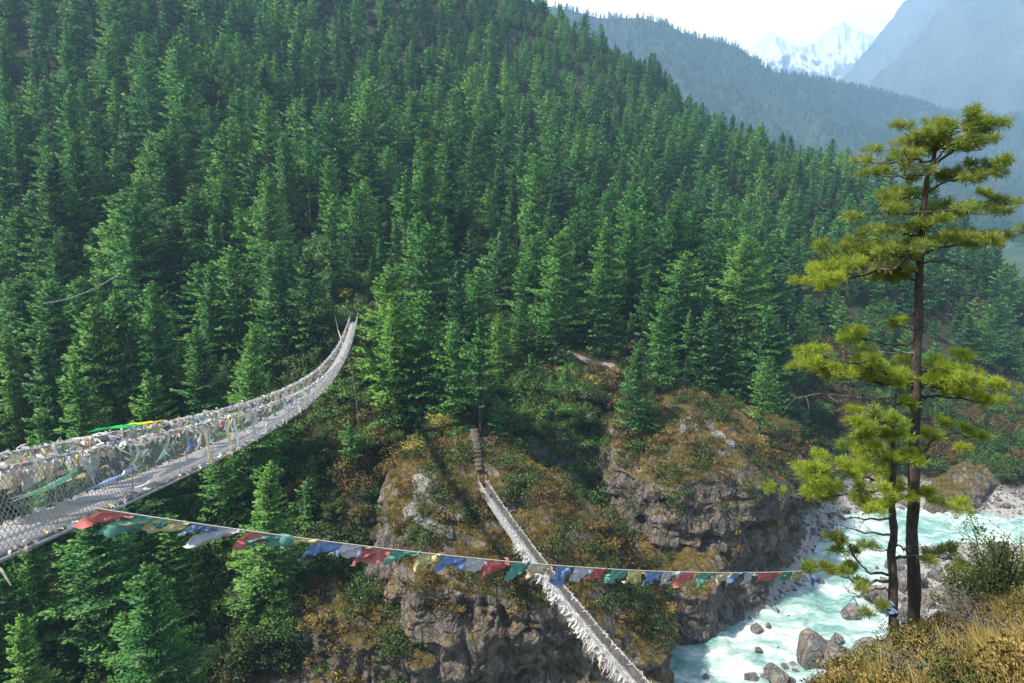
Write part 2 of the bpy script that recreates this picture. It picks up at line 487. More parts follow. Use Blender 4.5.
def rbf_eval(model, X, Y):
    x, w = model; n = len(x)
    X = np.asarray(X, float).ravel(); Y = np.asarray(Y, float).ravel()
    out = np.empty(len(X))
    for s in range(0, len(X), 40000):
        a, b = X[s:s + 40000], Y[s:s + 40000]
        D = np.sqrt((a[:, None] - x[:, 0]) ** 2 + (b[:, None] - x[:, 1]) ** 2 + .04)
        out[s:s + 40000] = D @ w[:n] + w[n] + w[n + 1] * a + w[n + 2] * b
    return out


_model = rbf_fit(CT, 0.25)


def th(x, y):
    x = np.asarray(x, float); y = np.asarray(y, float); sh = x.shape
    xf, yf = x.ravel(), y.ravel()
    r = np.hypot(xf, yf)
    z = rbf_eval(_model, xf, yf)
    k = np.clip((r - 650) / 500, 0, 1); k = k * k * (3 - 2 * k)
    far = 5 + 22 * fbm(xf / 420, yf / 420, o=4)
    z = z * (1 - k) + far * k
    amp = np.clip((r - 6) / 60, .03, 1)
    water = np.clip((z - .2) / 6, .06, 1)
    n = 1.7 * fbm(xf / 16, yf / 16, o=5) + np.clip((r - 120) / 200, 0, 1) * 6 * fbm(xf / 75 + 5, yf / 75, o=3)
    # broken ground: small rock steps
    n = n + .9 * ridged(xf / 9 + 3, yf / 9, o=4) * np.clip((60 - np.abs(r - 105)) / 40, 0, 1)
    z = z + n * amp * water + .12 * fbm(xf / 1.3, yf / 1.3, o=3) * np.clip(1 - r / 200, 0, 1)
    for (cx_, cy_, cz_, cr_) in ((-28.2, 122.0, 38.7, 6.0),):          # levelled ground at the upper bridge landing
        k = np.clip(1.5 - np.hypot(xf - cx_, yf - cy_) / cr_, 0, 1); k = k * k * (3 - 2 * k)
        z = z * (1 - k) + cz_ * k
    return z.reshape(sh)


def th1(x, y): return float(th(np.array([x]), np.array([y]))[0])


_ys = np.exp(np.linspace(math.log(5), math.log(520), 900))


def hit(px, py, ymin=5):
    """first point of the ground met along the ray of a photo pixel"""
    ys = _ys[_ys > ymin]
    q = np.stack([P(px, py, Y) for Y in ys])
    d = q[:, 2] - th(q[:, 0], q[:, 1])
    k = np.argmax(d < 0)
    return q[k] if d[k] < 0 else None


# polar sheet round the camera, fine where the photograph looks
az = np.concatenate([np.linspace(-180, -60, 60, endpoint=False), np.linspace(-60, 60, 620, endpoint=False), np.linspace(60, 180, 60, endpoint=False)])
az = np.radians(az)
rr = np.concatenate([[.4], np.exp(np.linspace(math.log(1.2), math.log(55), 150, endpoint=False)), np.exp(np.linspace(math.log(55), math.log(500), 520, endpoint=False)), np.exp(np.linspace(math.log(500), math.log(4600), 90))])
X = rr[:, None] * np.sin(az)[None]; Yg = rr[:, None] * np.cos(az)[None]
Z = th(X, Yg)
V = np.stack([X, Yg, Z], -1).reshape(-1, 3)
F = grid_faces(len(rr), len(az), True)
c = np.array([[len(V)]]); V = np.vstack([V, [0, 0, float(Z[0].mean())]])
fan = np.stack([np.arange(len(az)), (np.arange(len(az)) + 1) % len(az), np.full(len(az), len(V) - 1)], 1)
me = np_mesh('terrain', V, [F[:, ::-1], fan], [M['terrain']], smooth=True)
tag(link(bpy.data.objects.new('terrain', me)), 'steep forested gorge sides, river bed and the near bank as one ground', kind='structure')

# ------------------------------------------------------------------ river
tw = NT('glacial_water')
p = tw.pos()
wv = tw.n('ShaderNodeTexNoise', {'Vector': tw.scaled(p, (1, 1, 1)), 'Scale': .12, 'Detail': 3}).outputs['Color']
pw = tw.n('ShaderNodeVectorMath', {0: p, 1: tw.n('ShaderNodeVectorMath', {0: wv, 1: (7, 7, 0)}, operation='MULTIPLY').outputs[0]}, operation='ADD').outputs[0]
pr = tw.n('ShaderNodeMapping', {'Vector': pw, 'Rotation': (0, 0, R(-38)), 'Scale': (.42, 1, 1)}).outputs[0]
f1 = tw.noise(pr, .34, 10, .74, .35)
f2 = tw.noise(p, .09, 4, .6)
f3 = tw.noise(pr, 1.9, 8, .75, .2)
ff = tw.math('ADD', tw.math('MULTIPLY', f1, .7), tw.math('ADD', tw.math('MULTIPLY', f2, .38), tw.math('MULTIPLY', f3, .22)))
wc = tw.ramp(ff, [(.48, (.09, .22, .19)), (.585, (.14, .29, .26)), (.67, (.34, .45, .42)), (.75, (.66, .70, .69))])
wr = tw.ramp(ff, [(.55, .18), (.7, .7)])
M['water'] = tw.done(tw.principled(wc, wr, .5, tw.math('ADD', f1, tw.math('MULTIPLY', f3, .4)), .8, .5))
n = 420
gx = np.linspace(-60, 240, n * 2); gy = np.linspace(38, 190, n)
GX, GY = np.meshgrid(gx, gy, indexing='ij')
GZ = .30 * fbm(GX / 3.4, GY / 5, o=4) + .14 * ridged(GX / 2.2, GY / 2.2, o=3)
V = np.stack([GX, GY, GZ], -1).reshape(-1, 3)
F = grid_faces(n * 2, n)
zt = th(GX, GY).ravel()
F = F[(zt[F].min(axis=1) < .6)]
used = np.unique(F); mp_ = -np.ones(len(V), int); mp_[used] = np.arange(len(used))
me = np_mesh('river', V[used], mp_[F][:, ::-1], [M['water']], smooth=True)
tag(link(bpy.data.objects.new('river', me)), 'milky turquoise white-water river in the gorge bottom', kind='structure')


# ------------------------------------------------------------------ cliffs (rock outcrops with a grassy top)
def cliff(name, rim, inner, base_z, flare, amp, label, seed, ns=620, nw=190, nt=90, bulges=None):
    rim = np.array(rim, float); inner = np.array(inner, float)
    top = rbf_fit(np.vstack([rim, inner]), .05)
    # smooth closed outline
    d = np.linalg.norm(np.roll(rim, -1, 0)[:, :2] - rim[:, :2], axis=1)
    cs = np.concatenate([[0], np.cumsum(d)]); L = cs[-1]
    s = np.linspace(0, L, ns, endpoint=False)
    loop = np.vstack([rim, rim[:1]])
    o = np.stack([np.interp(s, cs, loop[:, k]) for k in range(3)], 1)
    ker = np.hanning(int(ns * .05) | 1); ker /= ker.sum()
    for k in range(3):
        e = np.concatenate([o[:, k]] * 3); o[:, k] = np.convolve(e, ker, 'same')[ns:2 * ns]
    cen = inner[:, :2].mean(0)
    T = np.roll(o, -1, 0)[:, :2] - np.roll(o, 1, 0)[:, :2]; T /= np.linalg.norm(T, axis=1)[:, None]
    N = np.stack([T[:, 1], -T[:, 0]], 1)
    if ((o[:, :2] - cen) * N).sum() < 0: N = -N
    rows = []
    for i in range(nw):
        t = i / (nw - 1)                       # 0 base .. 1 rim
        z = base_z + (o[:, 2] - base_z) * t
        off = flare * (1 - t) ** 1.4 - 1.4 * math.sin(math.pi * t) * 0
        xy = o[:, :2] + N * off
        rows.append(np.column_stack([xy, z]))
    for i in range(1, nt + 1):
        t = (i / nt)
        xy = o[:, :2] + (cen - o[:, :2]) * t
        z = rbf_eval(top, xy[:, 0], xy[:, 1])
        w = min(1, t / .06); z = z * w + o[:, 2] * (1 - w)
        rows.append(np.column_stack([xy, z]))
    V = np.array(rows)
    x, y, z = V[..., 0] + seed * 31, V[..., 1], V[..., 2]
    tt = np.concatenate([np.linspace(0, 1, nw), np.ones(nt)])[:, None]
    wall = np.concatenate([np.ones(nw), np.clip(1 - np.arange(nt) / (nt * .12), 0, 1)])[:, None]
    # buttresses and gullies, ledges, blocks
    big = fbm(x / 7.5, y / 7.5, z / 26, o=3)
    led = fbm(x / 22, y / 22, z / 3.2, o=3)
    wx, wy, wz = x + .7 * pnoise(x / 3, y / 3, z / 3), y + .7 * pnoise(x / 3 + 9, y / 3, z / 3), z + .6 * pnoise(x / 3, y / 3 + 9, z / 3)
    q_ = 2.6 * pnoise(wx / 5.2, wy / 5.2, wz / 9.5); f_ = q_ - np.floor(q_); q_ = np.floor(q_) + np.clip((f_ - .5) * 7 + .5, 0, 1)
    q2 = 2.2 * pnoise(wx / 2.1 + 7, wy / 2.1, wz / 3.6); f_ = q2 - np.floor(q2); q2 = np.floor(q2) + np.clip((f_ - .5) * 4 + .5, 0, 1)
    blk = .55 * ridged(wx / 5.0, wy / 5.0, wz / 12, o=5, gain=.5) + .75 * q_ + .34 * q2 + .22 * ridged(x / 1.3, y / 1.3, z / 2.4, o=3)
    out_ = fbm(x / 13 + 40, y / 13, z / 60, o=2)
    disp = amp * (2.2 * out_ + 1.5 * big + .9 * led + .85 * blk)
    sm = wall * np.clip((1 - tt) * 8 + .35, 0, 1)
    V[..., :2] += N[None] * (disp * sm)[..., None]
    V[..., 2] += (1 - wall) * (.55 * ridged(x / 4, y / 4, o=4) + .9 * fbm(x / 6, y / 6, o=4)) + wall * .5 * amp * pnoise(x / 2, y / 2, z / 2)
    Vf = V.reshape(-1, 3)
    F = grid_faces(nw + nt, ns, True)
    me = np_mesh(name, Vf, F, [M['rock']], smooth=True)
    ob = tag(link(bpy.data.objects.new(name, me)), label, kind='structure')
    return ob, V, nw


cl1, V1, nw1 = cliff('cliff',
    [(-15.5, 82, 20), (-13, 75, 17.8), (-9.5, 71, 16.8), (-3, 69.3, 16.4), (2, 68.8, 16), (7, 69, 14.5), (11, 70, 12), (15, 71.5, 9.5), (18, 74, 7.5), (20, 80, 7.5), (18, 87, 9), (12, 94, 13), (3, 100, 20), (-6, 104, 24.5), (-15, 101, 25), (-18, 91, 23)],
    [(-4.2, 85.4, 23.3), (-4, 90, 24.4), (-3, 95, 25), (-10, 84, 22.6), (-10, 92, 25), (-6, 79, 20), (0, 79, 19.6), (3, 85, 21.6), (7, 86.5, 21.4), (7, 79, 18.2), (12, 80, 15.6), (13, 86, 17.2), (10, 75, 15.4), (16, 81, 12), (-12, 79, 20)],
    -4, .4, 1.15, 'left rock headland with golden grassy top where the lower footbridge lands', 1)
cl2, V2, nw2 = cliff('cliff',
    [(16.5, 103, 20), (19.5, 95, 18.8), (23, 92.3, 19.6), (27, 91.5, 20.6), (33, 93, 20.4), (38, 96, 18.8), (43, 101, 16.5), (47, 108, 16), (52, 116, 17), (55, 126, 17.5), (46, 132, 20), (34, 130, 24), (22, 124, 25), (16, 114, 23.5)],
    [(30, 105, 24.6), (25, 100, 22.6), (33, 100, 23.2), (24, 108, 24), (38, 108, 22.5), (42, 114, 20.5), (32, 116, 25), (47, 120, 19)],
    -4, 1.6, 1.1, 'right rock headland above the river with golden grass and a pale slab on its top', 2)
cl3, V3, nw3 = cliff('cliff',
    [(19, 93, 9.5), (20.5, 87.6, 8.6), (24, 85.6, 8.2), (28, 86.2, 8.4), (30.6, 89, 9), (31, 95, 11), (26, 98, 12), (20, 97, 12)],
    [(25, 91, 10)],
    -4, 1.2, .75, 'rounded grey rock buttress standing in the water at the foot of the right headland', 3, ns=260, nw=70, nt=40)
cl4, V4, nw4 = cliff('cliff',
    [tuple(P(955, 470, 134)), tuple(P(925, 487, 130)), tuple(P(932, 500, 125)), tuple(P(960, 498, 125)), tuple(P(985, 495, 126)), tuple(P(1003, 480, 131)), tuple(P(1000, 462, 137)), tuple(P(975, 458, 140))],
    [tuple(P(965, 468, 132) + np.array([0, 0, .6]))],
    -3, 1.0, .5, 'low grey rock face beside the gravel beach on the far right bank', 4, ns=200, nw=40, nt=24)

_c5 = [P(*q) for q in [(292, 610, 77), (300, 578, 82), (335, 552, 87), (395, 532, 88), (425, 556, 82), (436, 596, 76), (420, 640, 70.5), (372, 650, 70), (325, 640, 72)]]
cl5, V5, nw5 = cliff('cliff', [tuple(q) for q in _c5], [tuple(P(365, 590, 79.5)), tuple(P(340, 580, 82)), tuple(P(395, 575, 81))],
    -4, .6, 1.0, 'overgrown brown rock shoulder left of the left headland, above the side ravine', 5, ns=420, nw=110, nt=70)
C5POLY = [q[:2] for q in _c5]

# far-off hills and mountains
def range_(name, crest, front, back, noise_amp, mat, label, spur=1.0, nu=420, nv=160, seed=0, base=0.0, front_dir=(0, -1), jag=0.0, sc=1.0, dk=1.0):
    C = np.array([P(q[0], q[1], q[2] * dk) for q in crest])
    L = np.concatenate([[0], np.cumsum(np.linalg.norm(np.diff(C[:, :2], axis=0), axis=1))])
    s = np.linspace(0, L[-1], nu)
    c = np.stack([np.interp(s, L, C[:, k]) for k in range(3)], 1)
    ker = np.hanning(9); ker /= ker.sum()
    for k in range(2):
        c[4:-4, k] = np.convolve(c[:, k], ker, 'same')[4:-4]
    v = np.linspace(-1, 1, nv)
    v = np.sign(v) * np.abs(v) ** 1.25
    fd = np.array(front_dir, float); fd /= np.linalg.norm(fd)
    w = np.where(v < 0, -v * front, v * back)                # metres off the crest
    sgn = np.where(v < 0, 1, -1)
    XY = c[:, None, :2] + (w * sgn)[None, :, None] * fd[None, None]
    h = c[:, 2] - base
    prof = 1 - np.abs(v) ** 0.9
    Zc = base + h[:, None] * prof[None]
    x, y = XY[..., 0] / sc + seed * 77, XY[..., 1] / sc
    env = np.clip(np.abs(v) * 5, 0, 1) * np.clip((1 - np.abs(v)) * 4, 0, 1)
    a = noise_amp
    Zc = Zc + env[None] * (a * spur * np.minimum(ridged(x / 330 + .8 * pnoise(x / 500, y / 500), y / 620, o=6, gain=.55) - 1.15, .05)) + np.clip(env + .25, 0, 1)[None] * a * .12 * fbm(x / 40, y / 40, o=5)
    Zc = Zc + jag * fbm(x / 60, y / 60, o=5, gain=.6) * np.clip(1 - np.abs(v) * .5, 0, 1)[None]
    V = np.concatenate([XY, Zc[..., None]], -1).reshape(-1, 3)
    me = np_mesh(name, V, grid_faces(nu, nv), [mat], smooth=True)
    return tag(link(bpy.data.objects.new(name, me)), label, kind='structure'), V.reshape(nu, nv, 3)


def hill_mat(name, cols, scale, snow=None):
    t = NT(name)
    p = t.pos()
    n1 = t.noise(p, scale, 8, .68)
    col = t.ramp(n1, [(.36, cols[0]), (.5, cols[1]), (.64, cols[2])])
    if snow is not None:
        nzv = t.n('ShaderNodeSeparateXYZ', {0: t.n('ShaderNodeNewGeometry').outputs['Normal']}).outputs['Z']
        z = t.n('ShaderNodeSeparateXYZ', {0: p}).outputs['Z']
        f = t.math('ADD', t.math('MULTIPLY', t.math('SUBTRACT', z, snow[0]), 1.0 / snow[1]), t.math('MULTIPLY_ADD', n1, 1.6, -.8))
        f = t.math('ADD', f, t.math('MULTIPLY_ADD', nzv, 1.0, -.45))
        col = t.mix(t.ramp(f, [(.4, 0), (.55, 1)]), col, (.52, .54, .60))
    return t.done(t.principled(col, .9, .2, n1, 1.0, 12))


M['hill'] = hill_mat('wooded_hill', [(.010, .022, .014), (.020, .036, .020), (.038, .048, .028)], .012)
M['mount'] = hill_mat('bare_mountain', [(.035, .05, .045), (.06, .07, .06), (.10, .10, .085)], .004)
M['snowm'] = hill_mat('snow_mountain', [(.05, .05, .06), (.12, .12, .13), (.2, .2, .21)], .009, snow=(700, 420))
h1, HV1 = range_('hill', [(300, -60, 1250), (430, -25, 1250), (545, 5, 1250), (575, 11, 1250), (600, 18, 1260), (640, 17, 1260), (665, 24, 1280), (690, 36, 1300), (735, 45, 1320), (752, 56, 1330), (768, 70, 1340), (800, 76, 1380), (860, 88, 1450), (905, 98, 1500), (950, 112, 1550), (1024, 116, 1600), (1120, 126, 1650), (1300, 135, 1700)],
                 720, 600, 85, M['hill'], 'blue-hazed wooded hill behind the ridge', seed=1, nu=520, nv=200, dk=1.35)
h2, HV2 = range_('hill', [(780, 250, 900), (880, 215, 850), (930, 222, 830), (960, 218, 800), (990, 226, 780), (1024, 240, 760), (1080, 262, 740), (1180, 290, 700)],
                 330, 260, 30, M['hill'], 'lower green hill spur closing the valley at the right', seed=2, nu=300, nv=120, base=-5, dk=1.3)
m1, _ = range_('mountain', [(790, 130, 3100), (840, 82, 3050), (858, 60, 3000), (885, 28, 3000), (905, 2, 3000), (940, -40, 3000), (1000, -60, 3000), (1100, -70, 2900), (1250, -60, 2800), (1500, -40, 2700)],
               1900, 1800, 330, M['mount'], 'great hazy blue mountain flank at the upper right', seed=3, sc=1.6, jag=26, dk=1.25)
m2, _ = range_('mountain', [(850, 100, 2500), (880, 72, 2450), (915, 40, 2400), (945, 6, 2350), (975, -22, 2300), (1020, -50, 2250), (1100, -60, 2200), (1300, -50, 2000)],
               1200, 1000, 240, M['mount'], 'nearer hazy blue mountain shoulder at the right edge', seed=4, sc=1.3, jag=20, dk=1.2)
m3, _ = range_('mountain', [(640, 92, 3900), (700, 78, 3900), (735, 62, 3900), (752, 44, 3900), (765, 34, 3900), (772, 31, 3900), (784, 40, 3900), (800, 47, 3900), (815, 42, 4000), (832, 24, 4000), (842, 21, 4000), (858, 28, 4000), (880, 40, 4000), (920, 60, 4000)],
               1300, 1200, 260, M['snowm'], 'pair of snow-covered peaks closing the valley', seed=5, sc=1.0, jag=14, dk=1.15)

# ------------------------------------------------------------------ air
th_ = NT('valley_air')
vol = th_.n('ShaderNodeVolumePrincipled', {'Color': (.47, .72, 1.0, 1), 'Density': .00026, 'Anisotropy': 0.25})
th_.t.links.new(vol.outputs[0], th_.out.inputs['Volume'])
mb = MB(); mb.box((0, 1900, 560), 10000, 9600, 1230)
hz = mb.build('haze', th_.m); tag(hz, 'thin blue valley haze that fades the far hills', kind='stuff')
# ------------------------------------------------------------------ vegetation builders
def quads(P0, D, Sd, ln, wd, nrm=None):
    """rhombus leaf quads: base P0, direction D, side Sd, lengths, widths"""
    n = len(P0)
    a = P0; b = P0 + D * (ln * .55)[:, None] + Sd * (wd * .5)[:, None]
    c = P0 + D * ln[:, None]; d = P0 + D * (ln * .55)[:, None] - Sd * (wd * .5)[:, None]
    V = np.stack([a, b, c, d], 1).reshape(-1, 3)
    F = np.arange(4 * n).reshape(-1, 4)
    if nrm is not None:
        fl = (np.cross(b - a, d - a) * nrm).sum(1) < 0          # wind every leaf so that it faces outwards
        F[fl] = F[fl][:, ::-1]
    return V, F


def unit(v): return v / (np.linalg.norm(v, axis=-1, keepdims=True) + 1e-9)


def conifer(seed, H=15.0, rmax=3.2, base=.15, nb=85, per=46, ls=.42, lw=.15, droop=.25, shape='fir', leaf=None, ragged=.25, dead=0):
    """returns trunk mesh, crown mesh. Unit: metres, tree H tall at origin"""
    rs = np.random.RandomState(seed)
    tb = MB()
    bend = rs.uniform(-.25, .25, 2)
    def axis(h): return np.array([bend[0] * math.sin(h / H * 2.2), bend[1] * math.sin(h / H * 2.6), h])
    hs = np.linspace(-.8, H * .985, 12)
    tb.tube([axis(max(h, 0)) + [0, 0, min(h, 0)] for h in hs], [max(.012 * H * (1 - max(h, 0) / H) ** .9, .012) for h in hs], 7)
    PV, PF, TI, NN = [], [], [], []
    nV = 0
    hh = base * H + (H * .985 - base * H) * (np.arange(nb) + rs.rand(nb) * .8) / nb
    az0 = rs.rand() * 6
    skip = rs.rand(nb)
    for k, h in enumerate(hh):
        t = (h - base * H) / (H * (1 - base))
        if shape == 'fir':
            r = rmax * ((1 - t) ** .64 * .94 + .04) * min(1, .55 + t * 4)
        elif shape == 'pine':
            r = rmax * (math.sin(math.pi * min(1, (t * .8 + .17))) ** .7) * .9 + .15
        else:
            r = rmax * ((1 - t ** 2.2) * .9 + .07) * min(1, .5 + t * 3)
        r *= 1 - ragged * rs.rand() ** .8 * 1.3
        if skip[k] < ragged * .25: r *= .45
        a = az0 + k * 2.39996 + rs.uniform(-.5, .5)
        el = R(38) * t ** 1.2 - R(12) * (1 - t) + rs.uniform(-.12, .12)
        dirh = np.array([math.cos(a), math.sin(a), 0])
        sid = np.array([-math.sin(a), math.cos(a), 0])
        p0 = axis(h)
        def bp(s):
            s = np.asarray(s)[..., None]
            return p0 + dirh * (s * r * math.cos(el)) + np.array([0, 0, 1]) * (s * r * math.sin(el) - droop * r * (s ** 1.5) * (1 - t) + .16 * r * s ** 4)
        tb.tube(bp(np.linspace(0, .8, 4)), [.007 * H * (1 - .7 * t) * .5, .02, .014, .006], 3, cap=False)
        m = max(10, int(per * (r / rmax) ** 1.15))
        s = rs.uniform(.12, 1.0, m) ** .72
        wid = r * .40 * np.sin(np.pi * np.clip(s * .82 + .12, 0, 1)) ** .8
        lat = rs.uniform(-1, 1, m) * wid
        pos = bp(s) + sid * lat[:, None] + np.array([0, 0, 1]) * (rs.normal(0, .03, m) * r * .7 + .05 - np.abs(lat) * .22)[:, None]
        dd = unit(dirh[None] * rs.uniform(.35, 1.1, m)[:, None] + sid[None] * (np.sign(lat) * rs.uniform(0, .9, m))[:, None] + np.array([0, 0, 1]) * rs.uniform(-.1, .55, m)[:, None])
        up = unit(np.array([0, 0, 1]) + rs.normal(0, .65, (m, 3)))
        sd = unit(np.cross(dd, up))
        ln = ls * rs.uniform(.7, 1.3, m) * (.75 + .35 * (1 - t)); w = lw * rs.uniform(.7, 1.4, m)
        nq = unit(dirh[None] * (.75 - .3 * t) + sid[None] * (np.sign(lat) * .25)[:, None] + np.array([0, 0, .8]) + rs.normal(0, .28, (m, 3)))
        Vq, Fq = quads(pos - dd * (ln * .3)[:, None], dd, sd, ln, w, nq)
        NN.append(np.repeat(nq, 4, 0))
        PV.append(Vq); PF.append(Fq + nV); nV += len(Vq)
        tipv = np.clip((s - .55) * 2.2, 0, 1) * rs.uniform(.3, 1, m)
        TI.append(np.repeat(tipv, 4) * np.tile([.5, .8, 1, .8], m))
    # short inner sprays that hide the trunk
    m = int(nb * per * .09); hq = base * H + (H * .93 - base * H) * rs.rand(m) ** 1.1; aq = rs.rand(m) * 6.28
    rq = rs.uniform(.1, .3, m) * rmax * .5 * (1 - (hq / H) * .6)
    o_ = np.column_stack([np.cos(aq), np.sin(aq), np.zeros(m)]); pos = np.array([axis(h) for h in hq]) + o_ * rq[:, None]
    dd = unit(o_ + rs.normal(0, .4, (m, 3)) + [0, 0, .25]); nq = unit(o_ * .8 + [0, 0, .7] + rs.normal(0, .25, (m, 3)))
    Vq, Fq = quads(pos, dd, unit(np.cross(dd, unit(nq + rs.normal(0, .4, (m, 3))))), np.full(m, ls * .85), np.full(m, lw * 1.2), nq)
    PV.append(Vq); PF.append(Fq + nV); nV += len(Vq); TI.append(np.zeros(len(Vq))); NN.append(np.repeat(nq, 4, 0))
    # leader
    m = 26
    hh2 = rs.uniform(.93, 1.0, m) * H
    pos = np.array([axis(h) for h in hh2]); dd = unit(np.column_stack([rs.normal(0, .45, m), rs.normal(0, .45, m), np.ones(m)]))
    Vq, Fq = quads(pos, dd, unit(np.cross(dd, rs.normal(size=(m, 3)))), np.full(m, ls * .9), np.full(m, lw))
    PV.append(Vq); PF.append(Fq + nV); TI.append(np.full(len(Vq), .5)); NN.append(np.tile([[0, -.3, .95]], (len(Vq), 1)))
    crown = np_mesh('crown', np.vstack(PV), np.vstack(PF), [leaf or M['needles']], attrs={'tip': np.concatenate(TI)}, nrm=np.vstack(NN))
    trunk = tb.mesh('trunk', [M['bark']], True)
    return trunk, crown


def bush(seed, r=1.2, h=1.3, n=760, ls=.15, lw=.09, leaf=None, lumps=9, stems=True):
    rs = np.random.RandomState(seed)
    cs = np.column_stack([rs.normal(0, r * .45, lumps), rs.normal(0, r * .45, lumps), rs.uniform(.3, .8, lumps) * h])
    rad = rs.uniform(.3, .55, lumps) * r
    k = rs.randint(0, lumps, n)
    d = unit(rs.normal(size=(n, 3))); d[:, 2] = np.abs(d[:, 2]) * .9 - .1
    d = unit(d)
    pos = cs[k] + d * (rad[k] * rs.uniform(.55, 1.08, n))[:, None] * [1, 1, .8]
    pos[:, 2] = np.maximum(pos[:, 2], .02)
    dd = unit(d * .8 + rs.normal(0, .5, (n, 3)) + [0, 0, .25])
    sd = unit(np.cross(dd, unit(d + rs.normal(0, .7, (n, 3)))))
    nq = unit(d + rs.normal(0, .3, (n, 3)) + [0, 0, .3])
    V, F = quads(pos, dd, sd, ls * rs.uniform(.6, 1.4, n), lw * rs.uniform(.6, 1.4, n), nq)
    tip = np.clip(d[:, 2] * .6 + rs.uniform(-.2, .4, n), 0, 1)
    crown = np_mesh('foliage', V, F, [leaf or M['shrub']], attrs={'tip': np.repeat(tip, 4)}, nrm=np.repeat(nq, 4, 0))
    stem = None
    if stems:
        tb = MB()
        for c in cs[:6]:
            tb.tube([[0, 0, -.15], c * [.4, .4, .45], c], [.045 * r, .03 * r, .01 * r], 4, cap=False)
        stem = tb.mesh('stem', [M['bark']], True)
    return stem, crown


def tuft(seed, n=34, h=.55, spread=.35, w=.03, leaf=None):
    rs = np.random.RandomState(seed)
    a = rs.rand(n) * 6.283; rr_ = spread * rs.rand(n) ** .7
    p = np.column_stack([np.cos(a) * rr_ * .6, np.sin(a) * rr_ * .6, np.full(n, -.04)])
    dd = unit(np.column_stack([np.cos(a) * rs.uniform(.1, .9, n), np.sin(a) * rs.uniform(.1, .9, n), np.ones(n)]))
    sd = unit(np.cross(dd, rs.normal(size=(n, 3))))
    V, F = quads(p, dd, sd, h * rs.uniform(.5, 1.2, n), np.full(n, w) * rs.uniform(.7, 1.5, n))
    tip = np.tile([0, .4, 1, .4], n) * .7
    return np_mesh('tuft', V, F, [leaf or M['grass']], attrs={'tip': tip})


PROTO_COL = bpy.data.collections.new('prototypes')      # not linked to the scene


def scatter(name, pts, protos, label, scale=(.8, 1.2), idx=None, seed=0, scl=None, tilt=.06):
    """ONE stuff object: points that carry instances of the given meshes (lists of meshes joined per prototype)"""
    rs = np.random.RandomState(seed)
    pts = np.asarray(pts, float); n = len(pts)
    col = bpy.data.collections.new(name + '_protos')
    for i, ms in enumerate(protos):
        o = bpy.data.objects.new('%s_kind_%02d' % (name, i), ms); col.objects.link(o)
    me = bpy.data.meshes.new(name); me.vertices.add(n); me.vertices.foreach_set('co', pts.astype(np.float32).ravel())
    a = me.attributes.new('idx', 'INT', 'POINT'); a.data.foreach_set('value', (rs.randint(0, len(protos), n) if idx is None else np.asarray(idx)).astype(np.int32))
    s = rs.uniform(scale[0], scale[1], n) if scl is None else np.asarray(scl)
    sv = np.stack([s * rs.uniform(.82, 1.22, n), s * rs.uniform(.82, 1.22, n), s], 1)
    a = me.attributes.new('scl', 'FLOAT_VECTOR', 'POINT'); a.data.foreach_set('vector', sv.astype(np.float32).ravel())
    rt = np.stack([rs.normal(0, tilt, n), rs.normal(0, tilt, n), rs.rand(n) * 6.283], 1)
    a = me.attributes.new('rot', 'FLOAT_VECTOR', 'POINT'); a.data.foreach_set('vector', rt.astype(np.float32).ravel())
    ob = link(bpy.data.objects.new(name, me))
    ng = bpy.data.node_groups.new(name, 'GeometryNodeTree')
    ng.interface.new_socket('Geometry', in_out='INPUT', socket_type='NodeSocketGeometry')
    ng.interface.new_socket('Geometry', in_out='OUTPUT', socket_type='NodeSocketGeometry')
    gi = ng.nodes.new('NodeGroupInput'); go = ng.nodes.new('NodeGroupOutput')
    ci = ng.nodes.new('GeometryNodeCollectionInfo'); ci.inputs['Collection'].default_value = col
    ci.inputs['Separate Children'].default_value = True; ci.inputs['Reset Children'].default_value = True
    ip = ng.nodes.new('GeometryNodeInstanceOnPoints'); ip.inputs['Pick Instance'].default_value = True
    def attr(nm, dt):
        q = ng.nodes.new('GeometryNodeInputNamedAttribute'); q.data_type = dt; q.inputs['Name'].default_value = nm
        return [o_ for o_ in q.outputs if o_.enabled and o_.name == 'Attribute'][0]
    L = ng.links.new
    L(gi.outputs[0], ip.inputs['Points']); L(ci.outputs[0], ip.inputs['Instance'])
    L(attr('idx', 'INT'), ip.inputs['Instance Index']); L(attr('rot', 'FLOAT_VECTOR'), ip.inputs['Rotation']); L(attr('scl', 'FLOAT_VECTOR'), ip.inputs['Scale'])
    L(ip.outputs[0], go.inputs[0])
    md = ob.modifiers.new('scatter', 'NODES'); md.node_group = ng
    return tag(ob, label, kind='stuff')


